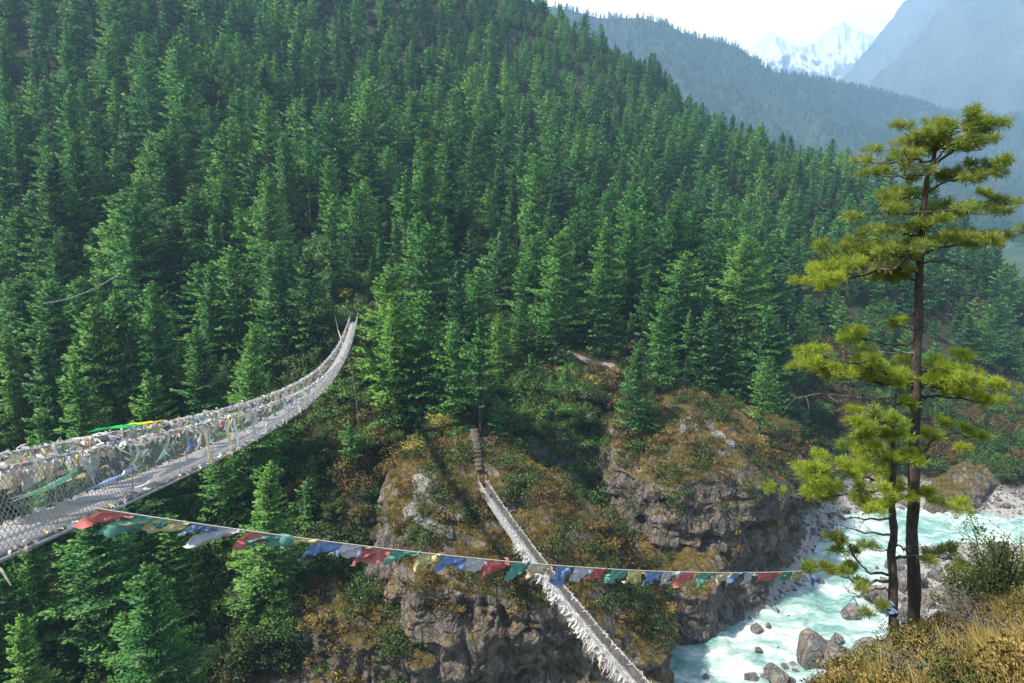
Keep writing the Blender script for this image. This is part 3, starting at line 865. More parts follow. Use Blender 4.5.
def joined(tr, cr):
    """one mesh from a trunk and a crown (for mass vegetation)"""
    if tr is None: return cr
    a, b = tr, cr
    def arr(me):
        v = np.empty(len(me.vertices) * 3, np.float32); me.vertices.foreach_get('co', v)
        lt = np.empty(len(me.polygons), np.int32); me.polygons.foreach_get('loop_total', lt)
        li = np.empty(len(me.loops), np.int32); me.loops.foreach_get('vertex_index', li)
        return v.reshape(-1, 3), lt, li
    va, lta, lia = arr(a); vb, ltb, lib = arr(b)
    me = bpy.data.meshes.new('tree')
    V = np.vstack([va, vb]); me.vertices.add(len(V)); me.vertices.foreach_set('co', V.ravel())
    li = np.concatenate([lia, lib + len(va)]); lt = np.concatenate([lta, ltb])
    me.loops.add(len(li)); me.loops.foreach_set('vertex_index', li)
    me.polygons.add(len(lt)); me.polygons.foreach_set('loop_start', np.concatenate([[0], np.cumsum(lt)[:-1]]).astype(np.int32)); me.polygons.foreach_set('loop_total', lt)
    me.materials.append(a.materials[0]); me.materials.append(b.materials[0])
    me.polygons.foreach_set('material_index', np.concatenate([np.zeros(len(lta)), np.ones(len(ltb))]).astype(np.int32))
    tp = np.zeros(len(V), np.float32); tb_ = np.zeros(len(vb), np.float32)
    b.attributes['tip'].data.foreach_get('value', tb_); tp[len(va):] = tb_
    at = me.attributes.new('tip', 'FLOAT', 'POINT'); at.data.foreach_set('value', tp)
    me.update(calc_edges=True)
    def nr(q):
        v = np.empty(len(q.loops) * 3, np.float32); q.corner_normals.foreach_get('vector', v)
        li_ = np.empty(len(q.loops), np.int32); q.loops.foreach_get('vertex_index', li_)
        o = np.zeros((len(q.vertices), 3)); o[li_] = v.reshape(-1, 3); return o
    N_ = np.vstack([nr(a), nr(b)])
    me.polygons.foreach_set('use_smooth', np.ones(len(lt), bool))
    me.normals_split_custom_set_from_vertices(N_.tolist())
    return me


# prototypes: (trunk, crown), all 15 m tall
FIR = [conifer(11, rmax=5.8, base=.05, nb=74, per=120, ls=.55, lw=.24), conifer(12, rmax=5.0, base=.08, nb=66, per=110, ls=.55, lw=.24, ragged=.4), conifer(13, rmax=6.4, base=.06, nb=74, per=130, ls=.56, lw=.25, droop=.35, shape='round'),
       conifer(14, rmax=5.6, base=.14, nb=60, per=120, ls=.56, lw=.25, shape='round', ragged=.45), conifer(15, rmax=3.9, base=.12, nb=66, per=105, ls=.52, lw=.22, ragged=.3, leaf=M['needles_dark'])]
PINE = [conifer(21, rmax=3.0, base=.42, nb=36, per=110, ls=.46, lw=.19, shape='round', ragged=.5, droop=.15, leaf=M['needles']), conifer(22, rmax=2.6, base=.5, nb=34, per=110, ls=.46, lw=.19, shape='fir', ragged=.5, droop=.1)]
NEAR = [conifer(31, rmax=5.2, base=.05, nb=110, per=240, ls=.38, lw=.16, droop=.3, shape='round', ragged=.35), conifer(32, rmax=4.6, base=.07, nb=100, per=220, ls=.38, lw=.16, droop=.3, ragged=.4)]
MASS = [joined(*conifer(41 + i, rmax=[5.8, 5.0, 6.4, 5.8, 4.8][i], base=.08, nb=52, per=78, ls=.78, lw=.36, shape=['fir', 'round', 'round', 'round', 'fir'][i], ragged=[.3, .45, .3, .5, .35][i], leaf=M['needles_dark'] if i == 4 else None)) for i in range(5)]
BUSH = [bush(51 + i, leaf=M[k]) for i, k in enumerate(['shrub', 'shrub', 'shrub_fresh', 'shrub', 'shrub_brown', 'shrub_yellow'])]
BUSHJ = [joined(*b) for b in BUSH]


def place(name, pair, loc, s, rz, label, cat, group=None, parts=('trunk', 'crown'), tilt=(0, 0), sx=1.0):
    e = empty(name, tuple(float(c) for c in loc), rz)
    e.rotation_euler = (tilt[0], tilt[1], rz)
    e.scale = (s * sx, s * sx, s)
    for nm, me in zip(parts, pair):
        if me is not None:
            link(bpy.data.objects.new(nm, me), e)
    return tag(e, label, cat, group)


# ------------------------------------------------------------------ the forest
rs = np.random.RandomState(5)


def in_poly(px, py, poly):
    poly = np.array(poly, float); x0, y0 = poly[:, 0], poly[:, 1]; x1, y1 = np.roll(x0, -1), np.roll(y0, -1)
    px = np.asarray(px, float)[..., None]; py = np.asarray(py, float)[..., None]
    c = ((y0 > py) != (y1 > py)) & (px < (x1 - x0) * (py - y0) / (y1 - y0 + 1e-12) + x0)
    return c.sum(-1) % 2 == 1


def jitter_grid(x0, x1, y0, y1, st, rs):
    gx, gy = np.meshgrid(np.arange(x0, x1, st), np.arange(y0, y1, st))
    return np.column_stack([(gx + rs.uniform(-.42, .42, gx.shape) * st).ravel(), (gy + rs.uniform(-.42, .42, gy.shape) * st).ravel()])


# where the photograph shows no tall trees: by plan position of what stands there
TOP1 = [(-19, 62), (-19, 104), (14, 104), (24, 92), (24, 62)]
TOP2 = [(14, 80), (14, 114), (24, 121), (40, 123), (57, 128), (57, 96), (34, 80)]
CLEAR1 = [P(335, 345, 112)[:2], P(330, 318, 124)[:2], P(345, 300, 135)[:2], P(380, 305, 132)[:2], P(372, 345, 112)[:2]]          # bridge landing
CLEAR2 = [P(540, 380, 126)[:2], P(545, 345, 137)[:2], P(640, 375, 126)[:2], P(640, 395, 118)[:2]]                                 # stony path
GORGE = [(-18, 40), (-18, 72), (-8, 110), (-2, 112), (20, 112), (20, 40)]
STEPS = [P(455, 470, 88)[:2], P(455, 430, 100)[:2], P(500, 430, 100)[:2], P(500, 470, 88)[:2]]
HOLLOW = [P(500, 500, 88)[:2], P(505, 405, 112)[:2], P(600, 400, 116)[:2], P(640, 500, 95)[:2]]
UNDER = [P(200, 470, 94)[:2], P(200, 430, 106)[:2], P(360, 430, 104)[:2], P(400, 560, 80)[:2], P(300, 700, 66)[:2], P(220, 690, 66)[:2]]
pts = jitter_grid(-330, 330, 55, 620, 7.6, rs)
z = th(pts[:, 0], pts[:, 1])
gx_ = (th(pts[:, 0] + 1.5, pts[:, 1]) - th(pts[:, 0] - 1.5, pts[:, 1])) / 3; gy_ = (th(pts[:, 0], pts[:, 1] + 1.5) - th(pts[:, 0], pts[:, 1] - 1.5)) / 3
slope = np.hypot(gx_, gy_)
px, py, dd_ = project(pts[:, 0], pts[:, 1], z)
ok = (z > 4.5) & (pts[:, 1] > 62) & (dd_ > 0) & (slope < 1.6)
ok &= (px > -130) & (px < 1150) & (py > -120) & (py < 860)
for poly in (C5POLY, TOP1, TOP2, CLEAR1, CLEAR2, GORGE, STEPS, HOLLOW): ok &= ~in_poly(pts[:, 0], pts[:, 1], poly)
und = in_poly(pts[:, 0], pts[:, 1], UNDER) & (rs.rand(len(pts)) < .72)
ok &= ~und
# steep brown broken ground at the right carries few trees
right = (px > 740) & (py > 320) & (rs.rand(len(pts)) < .62)
ok &= ~right
ok &= ~((px > 780) & (py > 395))
hd = dd_ < 127; ok &= ~(hd & (px > 328) & (px < 384) & (py > 312) & (py < 420)); ok &= ~((px > 334) & (px < 384) & (py > 282) & (py < 330))
dens = fbm(pts[:, 0] / 28, pts[:, 1] / 28, o=3)
ok &= ~((dens < -.55) & (rs.rand(len(pts)) < .7))
pts = np.column_stack([pts, z])[ok]; px, py, dd_ = px[ok], py[ok], dd_[ok]
# hero trees named one by one: photo base pixel, height in pixels
HERO = [  # base px,py, height px, kind, label
    (757, 462, 100, 'p0', 'lone slender pine with a bare lower trunk on the right headland'),
    (636, 428, 84, 'f0', 'green conifer at the left end of the right headland top'),
    (381, 303, 62, 'p1', 'small round-topped pine with a bare trunk right of the upper bridge landing'),
    (482, 462, 142, 'p0', 'tall slim conifer just right of the stone steps'),
    (497, 470, 78, 'p1', 'thin yellowish pine at the head of the lower footbridge'),
    (428, 418, 124, 'f0', 'dense green conifer left of the stone steps'),
    (398, 420, 120, 'f1', 'dark green conifer between the upper bridge landing and the stone steps'),
    (455, 425, 102, 'f3', 'conifer behind the stone steps'),
    (352, 492, 78, 'p0', 'pale green young conifer standing below the upper bridge'),
    (312, 358, 105, 'f1', 'bright green conifer immediately left of the upper bridge landing'),
    (285, 365, 118, 'f0', 'yellow-green conifer second left of the upper bridge landing'),
    (240, 360, 110, 'f2', 'broad conifer on the slope above the middle of the upper bridge'),
    (112, 452, 146, 'n0', 'broad spreading light green conifer behind the near half of the upper bridge'),
    (22, 455, 125, 'n1', 'conifer at the left edge just above the upper bridge'),
    (170, 742, 190, 'n0', 'tall light green conifer at the bottom left below the flag line'),
    (45, 760, 160, 'n1', 'bright conifer in the bottom left corner'),
    (20, 690, 150, 'f1', 'dark conifer at the left edge below the upper bridge'),
    (552, 372, 90, 'f3', 'yellow-green conifer above the stony path'),
    (600, 352, 82, 'f0', 'conifer left of the stony path clearing'),
    (660, 395, 96, 'f1', 'light green conifer right of the stony path'),
    (705, 400, 90, 'f0', 'dense conifer above the right headland'),
    (732, 262, 62, 'p1', 'pale bare-trunked pine high on the middle slope'),
    (575, 300, 88, 'f2', 'broad pale conifer in the centre of the forest'),
    (640, 300, 84, 'f0', 'tall conifer right of centre on the slope'),
    (335, 300, 90, 'f3', 'tall conifer standing behind the upper bridge landing'),
    (420, 310, 92, 'f0', 'tall dark conifer above and right of the upper bridge landing'),
    (872, 186, 40, 'f4', 'dark fir tip on the ridge line left of the big near pine'),
    (745, 146, 34, 'f4', 'dark fir standing proud on the middle of the ridge line'),
    (600, 46, 28, 'f4', 'dark fir high on the ridge line against the sky'),
    (200, 140, 50, 'f0', 'conifer in the upper left forest'),
]
hero_pts = []
pal = {'f': FIR, 'p': PINE, 'n': NEAR}
for i, (bx, by, hp, kd, lab) in enumerate(HERO):
    q = hit(bx, by)
    if q is None: continue
    x_, y_, z_ = q
    if 'right headland' in lab and i < 2:
        yy = {0: 112.0, 1: 106.0}[i]; q = P(bx, by, yy)
    d = q[1] * CP - (q[2] - CAMZ) * SP
    hm = hp * d / FPX / .97
    hm = min(max(hm, 6), 27)
    pr = pal[kd[0]][int(kd[1])]
    place('pine_tree' if kd[0] == 'p' else 'conifer_tree', pr, q - [0, 0, .3], hm / 15.0, rs.rand() * 6.28, lab, 'tree', sx=1.0 if kd[0] != 'n' else 1.0)
    hero_pts.append(q)
hero_pts = np.array(hero_pts)
dist = np.min(np.linalg.norm(pts[:, None, :2] - hero_pts[None, :, :2], axis=2), axis=1)
# keep the space in front of a hero tree a little open
ok = dist > 4.0
for q in hero_pts[:26]:
    v = q[:2] / np.linalg.norm(q[:2]); rel = pts[:, :2] - q[:2]
    al = rel @ v; la = np.abs(rel @ np.array([-v[1], v[0]]))
    ok &= ~((al < 0) & (al > -10) & (la < 2.6))
pts = pts[ok]; px, py, dd_ = px[ok], py[ok], dd_[ok]
clump = fbm(pts[:, 0] / 45 + 9, pts[:, 1] / 45, o=3)
hts = np.clip(17.5 + 4.2 * clump + rs.normal(0, 4.6, len(pts)), 6.5, 28)
lowz = np.clip((py - 330) / 150, 0, 1)
hts *= (1 - .12 * lowz) * (1 - .40 * np.clip((dd_ - 170) / 170, 0, 1))
hts = np.where((px < 260) & (py > 260), hts * 1.14, hts)
app = hts / dd_
order = np.argsort(-app)
inview = (px > -40) & (px < 1064) & (py - app * FPX < 690) & (py > 0)
order = [k for k in order if inview[k]]
n_ind = 300 - len(hero_pts)
ind = order[:n_ind]; rest = np.setdiff1d(np.arange(len(pts)), ind)


def zone(x, y):
    """a place in the photograph told by its landmarks"""
    if y > 540 and x < 420: return 'below the string of flags'
    if y > 440 and x < 420: return 'below the upper bridge'
    if x < 200 and y > 290: return 'behind the near upper bridge'
    if x < 340 and y > 290: return 'behind the middle upper bridge'
    if x < 150: return 'at the left edge'
    if x < 340: return 'left of the upper bridge landing' if y > 200 else 'high in the upper left'
    if x < 500 and y > 300: return 'between the upper bridge landing and the stone steps'
    if x < 500: return 'above the upper bridge landing'
    if x < 660 and y > 290: return 'above the stony path in the middle'
    if x < 660: return 'on the middle slope'
    if x < 800: return 'above the right headland'
    return 'behind the big near pine'


trees_made = []
for k in ind:
    x_, y_, z_ = pts[k]
    v = rs.rand()
    tint = 'green'
    if app[k] * FPX > 105: pr, nm, w = NEAR[rs.randint(2)], 'conifer_tree', 'large full-crowned'
    elif v < .13: pr, nm, w = PINE[rs.randint(2)], 'pine_tree', 'thin open-crowned'
    else:
        j = rs.randint(5); pr, nm = FIR[j], 'conifer_tree'
        w = ['conical dense', 'slim conical', 'broad rounded', 'ragged rounded', 'narrow dark'][j]
    size = 'taller' if hts[k] > 17 else 'shorter'
    zo = zone(px[k], py[k] - app[k] * FPX * .4)
    lab = '%s %s conifer %s' % (size, w, zo)
    _t = place(nm, pr, (x_, y_, z_ - .3), hts[k] / 15, rs.rand() * 6.28, lab, 'tree', '%s %s conifers %s' % (size, w, zo), tilt=(rs.normal(0, .045), rs.normal(0, .045)), sx=rs.uniform(.85, 1.25))
    trees_made.append((_t, size, w, zo, px[k]))
ORD = 'leftmost second third fourth fifth sixth seventh eighth ninth tenth eleventh twelfth thirteenth fourteenth fifteenth sixteenth seventeenth eighteenth'.split()


def rank(items, phrase, limit=18):
    """items: (object, key, photo column); tells members of one group apart by their order across the photo"""
    groups = {}
    for o, key, x in items: groups.setdefault(key, []).append((x, o))
    for key, L in groups.items():
        L.sort(key=lambda q: q[0])
        if len(L) == 1: continue
        if len(L) > limit: continue
        for i, (x, o) in enumerate(L):
            w_ = 'leftmost' if i == 0 else 'rightmost' if i == len(L) - 1 else ORD[i] + ' from left'
            o['label'] = w_ + ' of the ' + phrase(key)


rank([(t_, (a_, b_, c_), x_) for t_, a_, b_, c_, x_ in trees_made], lambda k_: '%s %s conifers %s' % k_, 18)
scatter('distant_conifers', pts[rest] - [0, 0, .3], MASS, 'the unbroken conifer forest higher up the hillside', scl=hts[rest] / 15, seed=3, tilt=.03)

# broadleaf trees of the ravine side
BROAD = [bush(91 + i, 2.6, 5.2, 5200, .26, .16, M[k_], 26) for i, k_ in enumerate(['shrub_fresh', 'shrub', 'shrub_yellow', 'shrub_brown'])]
BW = ['fresh green', 'dark green', 'yellowing', 'rusty brown']
bl = [(250, 480, 1), (228, 520, 0), (300, 470, 1), (330, 445, 1), (270, 560, 0), (240, 610, 1), (285, 640, 0), (255, 665, 1), (200, 400, 3), (180, 395, 3), (222, 455, 1), (360, 460, 0), (395, 455, 1), (415, 470, 2), (372, 505, 1), (330, 520, 1),
      (540, 440, 1), (575, 430, 1), (525, 425, 0), (600, 410, 1), (645, 655, 0), (820, 425, 0), (860, 440, 1), (835, 465, 1), (880, 380, 1), (930, 395, 1), (975, 420, 1), (150, 560, 1), (90, 590, 0), (305, 500, 3), (440, 440, 2), (790, 385, 1), (870, 345, 3), (455, 380, 1), (585, 385, 1)]
bm_ = []
for bx, by, kk in bl:
    q = hit(bx, by)
    if q is None or q[2] < 1: continue
    o_ = place('broadleaf_tree', BROAD[kk], q - [0, 0, .2], rs.uniform(.55, 1.1), rs.rand() * 6, BW[kk] + ' broadleaf tree ' + zone(bx, by - 15), 'tree', BW[kk] + ' broadleaf trees ' + zone(bx, by - 15), parts=('trunk', 'crown'))
    bm_.append((o_, (BW[kk], zone(bx, by - 15)), bx))
rank(bm_, lambda k_: '%s broadleaf trees %s' % k_)

# young trees and bushes that fill the forest between the tall ones
yp = jitter_grid(-330, 330, 62, 600, 5.2, rs)
yz = th(yp[:, 0], yp[:, 1]); ya, yb, yd = project(yp[:, 0], yp[:, 1], yz)
k = (yz > 4.5) & (ya > -60) & (ya < 1080) & (yb > -60) & (yb < 800) & (rs.rand(len(yp)) < .8)
for poly in (TOP1, TOP2, CLEAR1, CLEAR2, STEPS, C5POLY): k &= ~in_poly(yp[:, 0], yp[:, 1], poly)
k &= ~((ya > 740) & (yb > 320) & (rs.rand(len(yp)) < .6)) & ~((yd < 127) & (ya > 328) & (ya < 384) & (yb > 312))
yp = np.column_stack([yp, yz])[k]
scatter('young_conifers', yp - [0, 0, .3], MASS, 'young conifers filling the forest between the tall trees', scl=rs.uniform(.2, .5, len(yp)), seed=13, tilt=.08)

# undergrowth of shrubs on the ravine sides and under the trees
up = jitter_grid(-120, 150, 58, 190, 1.75, rs)
uz = th(up[:, 0], up[:, 1]); upx, upy, _ = project(up[:, 0], up[:, 1], uz)
k = (uz > 3.2) & (up[:, 1] > 60) & (upx > -60) & (upx < 1080) & (upy < 760) & (upy > 230)
k &= ~in_poly(up[:, 0], up[:, 1], STEPS)
k &= (fbm(up[:, 0] / 9, up[:, 1] / 9, o=3) > -.75 + .45 * (upx > 690))
k &= ~in_poly(up[:, 0], up[:, 1], CLEAR2)
uz, upx = uz[k], upx[k]; up = np.column_stack([up[k], uz])
pb = fbm(up[:, 0] / 14 + 4, up[:, 1] / 14, o=3) + np.clip((upx - 600) / 900, 0, .3)
idx = np.where(pb > .45, 4, np.where(pb < -.6, 2, rs.randint(0, 4, len(up)))); idx[(rs.rand(len(up)) < .02)] = 5
scatter('undergrowth', up, BUSHJ, 'dark green and rusty undergrowth on the ravine sides', idx=idx, scale=(.8, 2.3), seed=4, tilt=.2)


# shrubs and golden grass on the headlands, clinging to ledges of the rock too
def on_mesh(V, nw, n, rs, lo, minup=.35):
    """random points of a loft whose normal looks up"""
    nu, nv = V.shape[:2]
    i = rs.randint(lo, nu - 1, n * 4); j = rs.randint(0, nv, n * 4)
    a = V[i, j]; b = V[np.minimum(i + 1, nu - 1), j]; c_ = V[i, (j + 1) % nv]
    nn = np.cross(c_ - a, b - a); ar = np.linalg.norm(nn, axis=1); nn = nn / (ar[:, None] + 1e-9)
    nn *= np.sign((nn * (a - V[-1].mean(0) + [0, 0, 8])).sum(1))[:, None]
    keep = (nn[:, 2] > minup) & (rs.rand(len(a)) < ar / np.percentile(ar, 90))
    return a[keep][:n]


TUFT = [tuft(61, leaf=M['grass']), tuft(62, 40, .45, .4, leaf=M['grass']), tuft(63, 40, .4, .4, leaf=M['grass_green'])]
SMALLB = [joined(*bush(71, .8, .7, 260, .16, .10, M['shrub_brown'])), joined(*bush(72, .8, .7, 260, .16, .10, M['shrub_brown'])), joined(*bush(73, .9, .8, 260, .16, .10, M['shrub'])), joined(*bush(74, .7, .6, 240, .14, .09, M['grass']))]
g = []
for V_, nw_, nn_ in ((V1, nw1, 6500), (V2, nw2, 5000), (V3, nw3, 400), (V4, nw4, 260), (V5, nw5, 700)):
    g.append(on_mesh(V_, nw_, nn_, rs, int(nw_ * .86), .5))
g = np.vstack(g)
bare = fbm(g[:, 0] / 4, g[:, 1] / 4, g[:, 2] / 4, o=3)
g = g[bare > -.1]
g = g[~((np.abs(g[:, 0] + 4.7) < .9) & (g[:, 1] > 86) & (g[:, 1] < 98))]
scatter('dry_grass', g, TUFT, 'golden dry grass covering the headland tops and ledges', scale=(.6, 1.5), seed=5, tilt=.3)
g2 = np.vstack([on_mesh(V1, nw1, 900, rs, int(nw1 * .82), .4), on_mesh(V2, nw2, 900, rs, int(nw2 * .6), .4), on_mesh(V3, nw3, 50, rs, 30, .3), on_mesh(V5, nw5, 420, rs, int(nw5 * .45), .1)])
b2 = fbm(g2[:, 0] / 6 + 3, g2[:, 1] / 6, g2[:, 2] / 6, o=3)
g2 = g2[b2 > -.05]
g2 = g2[~((np.abs(g2[:, 0] + 4.7) < 1.2) & (g2[:, 1] > 83) & (g2[:, 1] < 98))]
scatter('low_scrub', g2, SMALLB, 'rusty low scrub on the headlands', scale=(.5, 1.9), seed=6, tilt=.3, idx=np.where(fbm(g2[:, 0] / 5 + 8, g2[:, 1] / 5, o=2) > .0, 2, rs.choice([0, 1, 3], len(g2))))

# woods on the far hills
ft = []
for HV, nn_, zmin in ((HV1, 26000, 0), (HV2, 5000, 0)):
    nu_, nv_ = HV.shape[:2]
    i = rs.rand(nn_ * 2) * (nu_ - 2); j = rs.rand(nn_ * 2) * (nv_ - 2)
    i0, j0 = i.astype(int), j.astype(int)
    q = HV[i0, j0] + (HV[i0 + 1, j0] - HV[i0, j0]) * (i - i0)[:, None] + (HV[i0, j0 + 1] - HV[i0, j0]) * (j - j0)[:, None]
    a_, b_, d_ = project(q[:, 0], q[:, 1], q[:, 2])
    kk = (a_ > 480) & (a_ < 1100) & (b_ < 380) & (b_ > -30) & (fbm(q[:, 0] / 60, q[:, 1] / 60, o=3) > -.55)
    ft.append(q[kk][:nn_])
ft = np.vstack(ft)
FARP = [joined(*conifer(81 + i, rmax=4.2, base=.05, nb=26, per=16, ls=1.7, lw=.9, leaf=M['needles_dark'])) for i in range(2)]
scatter('hill_woods', ft, FARP, 'far-off woods on the blue-hazed hills', scale=(.5, 1.0), seed=7)
# ------------------------------------------------------------------ boulders and stones
def ico(sub):
    import bmesh
    bm = bmesh.new(); bmesh.ops.create_icosphere(bm, subdivisions=sub, radius=1)
    V = np.array([v.co[:] for v in bm.verts]); F = np.array([[v.index for v in f.verts] for f in bm.faces]); bm.free()
    return V, F


_IV, _IF = ico(5)


def boulder(seed, flat=.7, amp=.28, mat='boulder'):
    rs = np.random.RandomState(seed)
    V = _IV * [1, rs.uniform(.7, 1), flat]
    d = amp * fbm(V[:, 0] * 1.1 + seed, V[:, 1] * 1.1, V[:, 2] * 1.1, o=2) + .11 * ridged(V[:, 0] * 2.2 + seed, V[:, 1] * 2.2, V[:, 2] * 3, o=4)
    # chop a few flat faces
    V = V * (1 + d)[:, None]
    for k in range(9):
        n = unit(rs.normal(size=3)); h = rs.uniform(.5, .85)
        s = V @ n - h; V = V - np.where(s > 0, s, 0)[:, None] * n * .9
    return np_mesh('boulder', V, _IF, [M[mat]], smooth=True)


M['pale_rock'] = rock_mat('pale_rock', (.13, .12, .11), (.32, .305, .285), grass=False, streak=.05, lichen=.4)
BOUL = [boulder(100 + i, [.7, .85, .55, .75][i]) for i in range(4)]
PALE = [boulder(120 + i, .32, .2, 'pale_rock') for i in range(3)]
rs = np.random.RandomState(17)


def put_rock(px, py, w_px, label, group=None, mesh=None, zoff=.3, cat='boulder', on=None, name='boulder', asp=1.0):
    q = hit(px, py, 16) if on is None else P(px, py, on)
    if q is None: return
    if q[2] < -.05: q = P(px, py, q[1] * CAMZ / (CAMZ - q[2])); q[2] = .0
    d = q[1] * CP - (q[2] - CAMZ) * SP
    r = w_px * d / FPX / 2
    o = link(bpy.data.objects.new(name, mesh or BOUL[rs.randint(4)]))
    o.location = (q[0], q[1], q[2] + r * zoff); o.scale = (r * asp, r, r); o.rotation_euler = (rs.normal(0, .2), rs.normal(0, .2), rs.rand() * 6.28 if asp == 1 else 0)
    return tag(o, label, cat, group)


for a in [(812, 662, 50, 'largest grey boulder at the near edge of the river'), (840, 672, 44, 'boulder beside the largest one at the near river edge'),
          (778, 682, 30, 'boulder at the lower end of the near river bank'), (868, 655, 34, 'rounded boulder at the water between the largest boulder and the near pine'),
          (852, 616, 20, 'low dark rock standing out of the rapids'), (752, 680, 16, 'small rock in the water at the bottom edge of the photo'),
          (757, 632, 14, 'small rock in the river opposite the rock buttress'), (722, 617, 26, 'boulder against the foot of the right headland'),
          (905, 588, 34, 'boulder on the gravel bar left of the near pines'), (875, 600, 28, 'boulder at the tip of the gravel bar'),
          (768, 576, 18, 'boulder at the water line below the end of the flag string'), (948, 600, 30, 'pale boulder right of the near pine trunks')]:
    put_rock(*a)
rocks_made = []
zones = [  # polygon px, count, size range, words
    ([(700, 640), (712, 600), (752, 572), (785, 548), (800, 548), (770, 578), (748, 604), (728, 632)], 90, (7, 19), 'on the bank under the right headland'),
    ([(800, 545), (830, 512), (930, 492), (1024, 492), (1024, 508), (900, 512), (850, 520), (815, 545)], 46, (5, 12), 'on the far gravel beach'),
    ([(872, 610), (868, 585), (905, 560), (1000, 552), (1024, 560), (1024, 600), (960, 625), (905, 635)], 95, (7, 24), 'on the gravel bar behind the near pines'),
    ([(770, 683), (800, 645), (850, 640), (890, 650), (850, 683)], 22, (8, 20), 'around the largest boulder on the near bank'),
    ([(700, 683), (760, 600), (860, 540), (900, 560), (880, 630), (790, 683)], 12, (4, 10), 'in the rapids'),
]
for poly, n_, (s0, s1), words in zones:
    pl = np.array(poly); k = 0
    while k < n_:
        a, b = rs.uniform(pl[:, 0].min(), pl[:, 0].max()), rs.uniform(pl[:, 1].min(), pl[:, 1].max())
        if in_poly([a], [b], poly)[0]:
            f_ = rs.rand() ** 2; w_ = 'large' if f_ > .5 else 'mid-sized' if f_ > .12 else 'small'
            o_ = put_rock(a, b, s0 + (s1 - s0) * f_, w_ + ' grey boulder ' + words, w_ + ' grey boulders ' + words, zoff=.2); k += 1
            if o_ is not None: rocks_made.append((o_, (w_, words), a))
rank(rocks_made, lambda k_: '%s grey boulders %s' % k_, 18)
# pale slabs and bare rock on the headland tops
for (px, py, w, Y) in [(700, 430, 34, 103.5), (716, 436, 24, 101.5), (690, 424, 20, 106), (728, 444, 16, 100), (708, 445, 14, 98.5)]:
    zz = rbf_eval(rbf_fit(np.array([[16.5, 103, 20], [19.5, 95, 18.8], [27, 91.5, 20.6], [38, 96, 18.8], [47, 108, 16], [30, 105, 24.6], [25, 100, 22.6], [33, 100, 23.2], [38, 108, 22.5], [24, 108, 24]]), .05), [P(px, py, Y)[0]], [Y])[0]
    q = P(px, py, Y); o = link(bpy.data.objects.new('rock_slab', PALE[rs.randint(3)])); r = w * 108 / FPX / 2
    o.location = (q[0], q[1], zz + .1); o.scale = (r * 1.2, r, r * .9); o.rotation_euler = (R(18), 0, rs.rand() * .6)
    tag(o, 'pale weathered slab in the golden grass of the right headland', 'rock', 'pale slabs on the right headland')
T1 = rbf_fit(np.array([[-4.2, 85.4, 23.3], [-4, 90, 24.4], [-10, 84, 22.6], [-10, 92, 25], [-6, 79, 20], [0, 79, 19.6], [3, 85, 21.6], [7, 86.5, 21.4], [7, 79, 18.2], [-13, 75, 17.8], [-9.5, 71, 16.8], [-12, 79, 20], [-15.5, 82, 20]]), .05)
for (px, w, Y) in [(428, 46, 85), (440, 40, 82.5), (422, 34, 81.5), (452, 24, 80.5), (436, 44, 79), (458, 20, 84), (531, 16, 84), (512, 18, 82), (545, 14, 81)]:
    x_ = P(px, 490, Y)[0]; zz = rbf_eval(T1, [x_], [Y])[0]; r = w * 95 / FPX / 2
    o = link(bpy.data.objects.new('rock_slab', PALE[rs.randint(3)])); o.location = (x_, Y, zz - .15); o.scale = (r * 1.15, r * 1.15, r * .9); o.rotation_euler = (R(20), 0, rs.rand() * 6)
    side = 'left' if px < 475 else 'right'
    tag(o, 'pale bare rock slab on the left headland %s of the lower footbridge end' % side, 'rock', 'pale slabs %s of the lower footbridge end' % side)

# gravel
gp = jitter_grid(10, 170, 55, 140, .85, rs)
gz = th(gp[:, 0], gp[:, 1]); a, b, _ = project(gp[:, 0], gp[:, 1], gz)
k = (gz > -.15) & (gz < 3.2) & (a > 680) & (a < 1060) & (b < 700)
SMALL = []
_IV, _IF = ico(2)
for i in range(3): SMALL.append(boulder(140 + i, .7, .2))
_IV, _IF = ico(5)
scatter('gravel', np.column_stack([gp, gz])[k], SMALL, 'grey gravel and cobbles along the river', scl=.12 + .38 * rs.rand(int(k.sum())) ** 3, seed=9, tilt=.5)


# ------------------------------------------------------------------ footpaths
M['path'] = simple('path_dust', (.20, .165, .13), .95, var=.25, scale=1.5)


def path(name, pix, width, label):
    pts_ = np.array([hit(*p_)[:2] for p_ in pix]); L_ = np.concatenate([[0], np.cumsum(np.linalg.norm(np.diff(pts_, axis=0), axis=1))])
    n_ = max(12, int(L_[-1] / .5)); s = np.linspace(0, L_[-1], n_)
    c_ = np.stack([np.interp(s, L_, pts_[:, 0]), np.interp(s, L_, pts_[:, 1])], 1)
    T = np.gradient(c_, axis=0); T /= np.linalg.norm(T, axis=1)[:, None]; N_ = np.stack([T[:, 1], -T[:, 0]], 1)
    w_ = width * (1 + .3 * pnoise(s / 2, s * 0))
    rows = []
    zc = th(c_[:, 0], c_[:, 1]); zc = np.convolve(np.pad(zc, 3, 'edge'), np.ones(7) / 7, 'valid') + .25
    for t_, dz in ((-.62, -1.6), (-.5, 0), (-.17, .03), (.17, .03), (.5, 0), (.62, -1.6)):
        q = c_ + N_ * (w_ * t_)[:, None]; rows.append(np.column_stack([q, zc + dz]))
    V = np.stack(rows, 1)
    me = np_mesh(name, V.reshape(-1, 3), grid_faces(n_, 6), [M['path']], smooth=True)
    return tag(link(bpy.data.objects.new(name, me)), label, kind='structure')


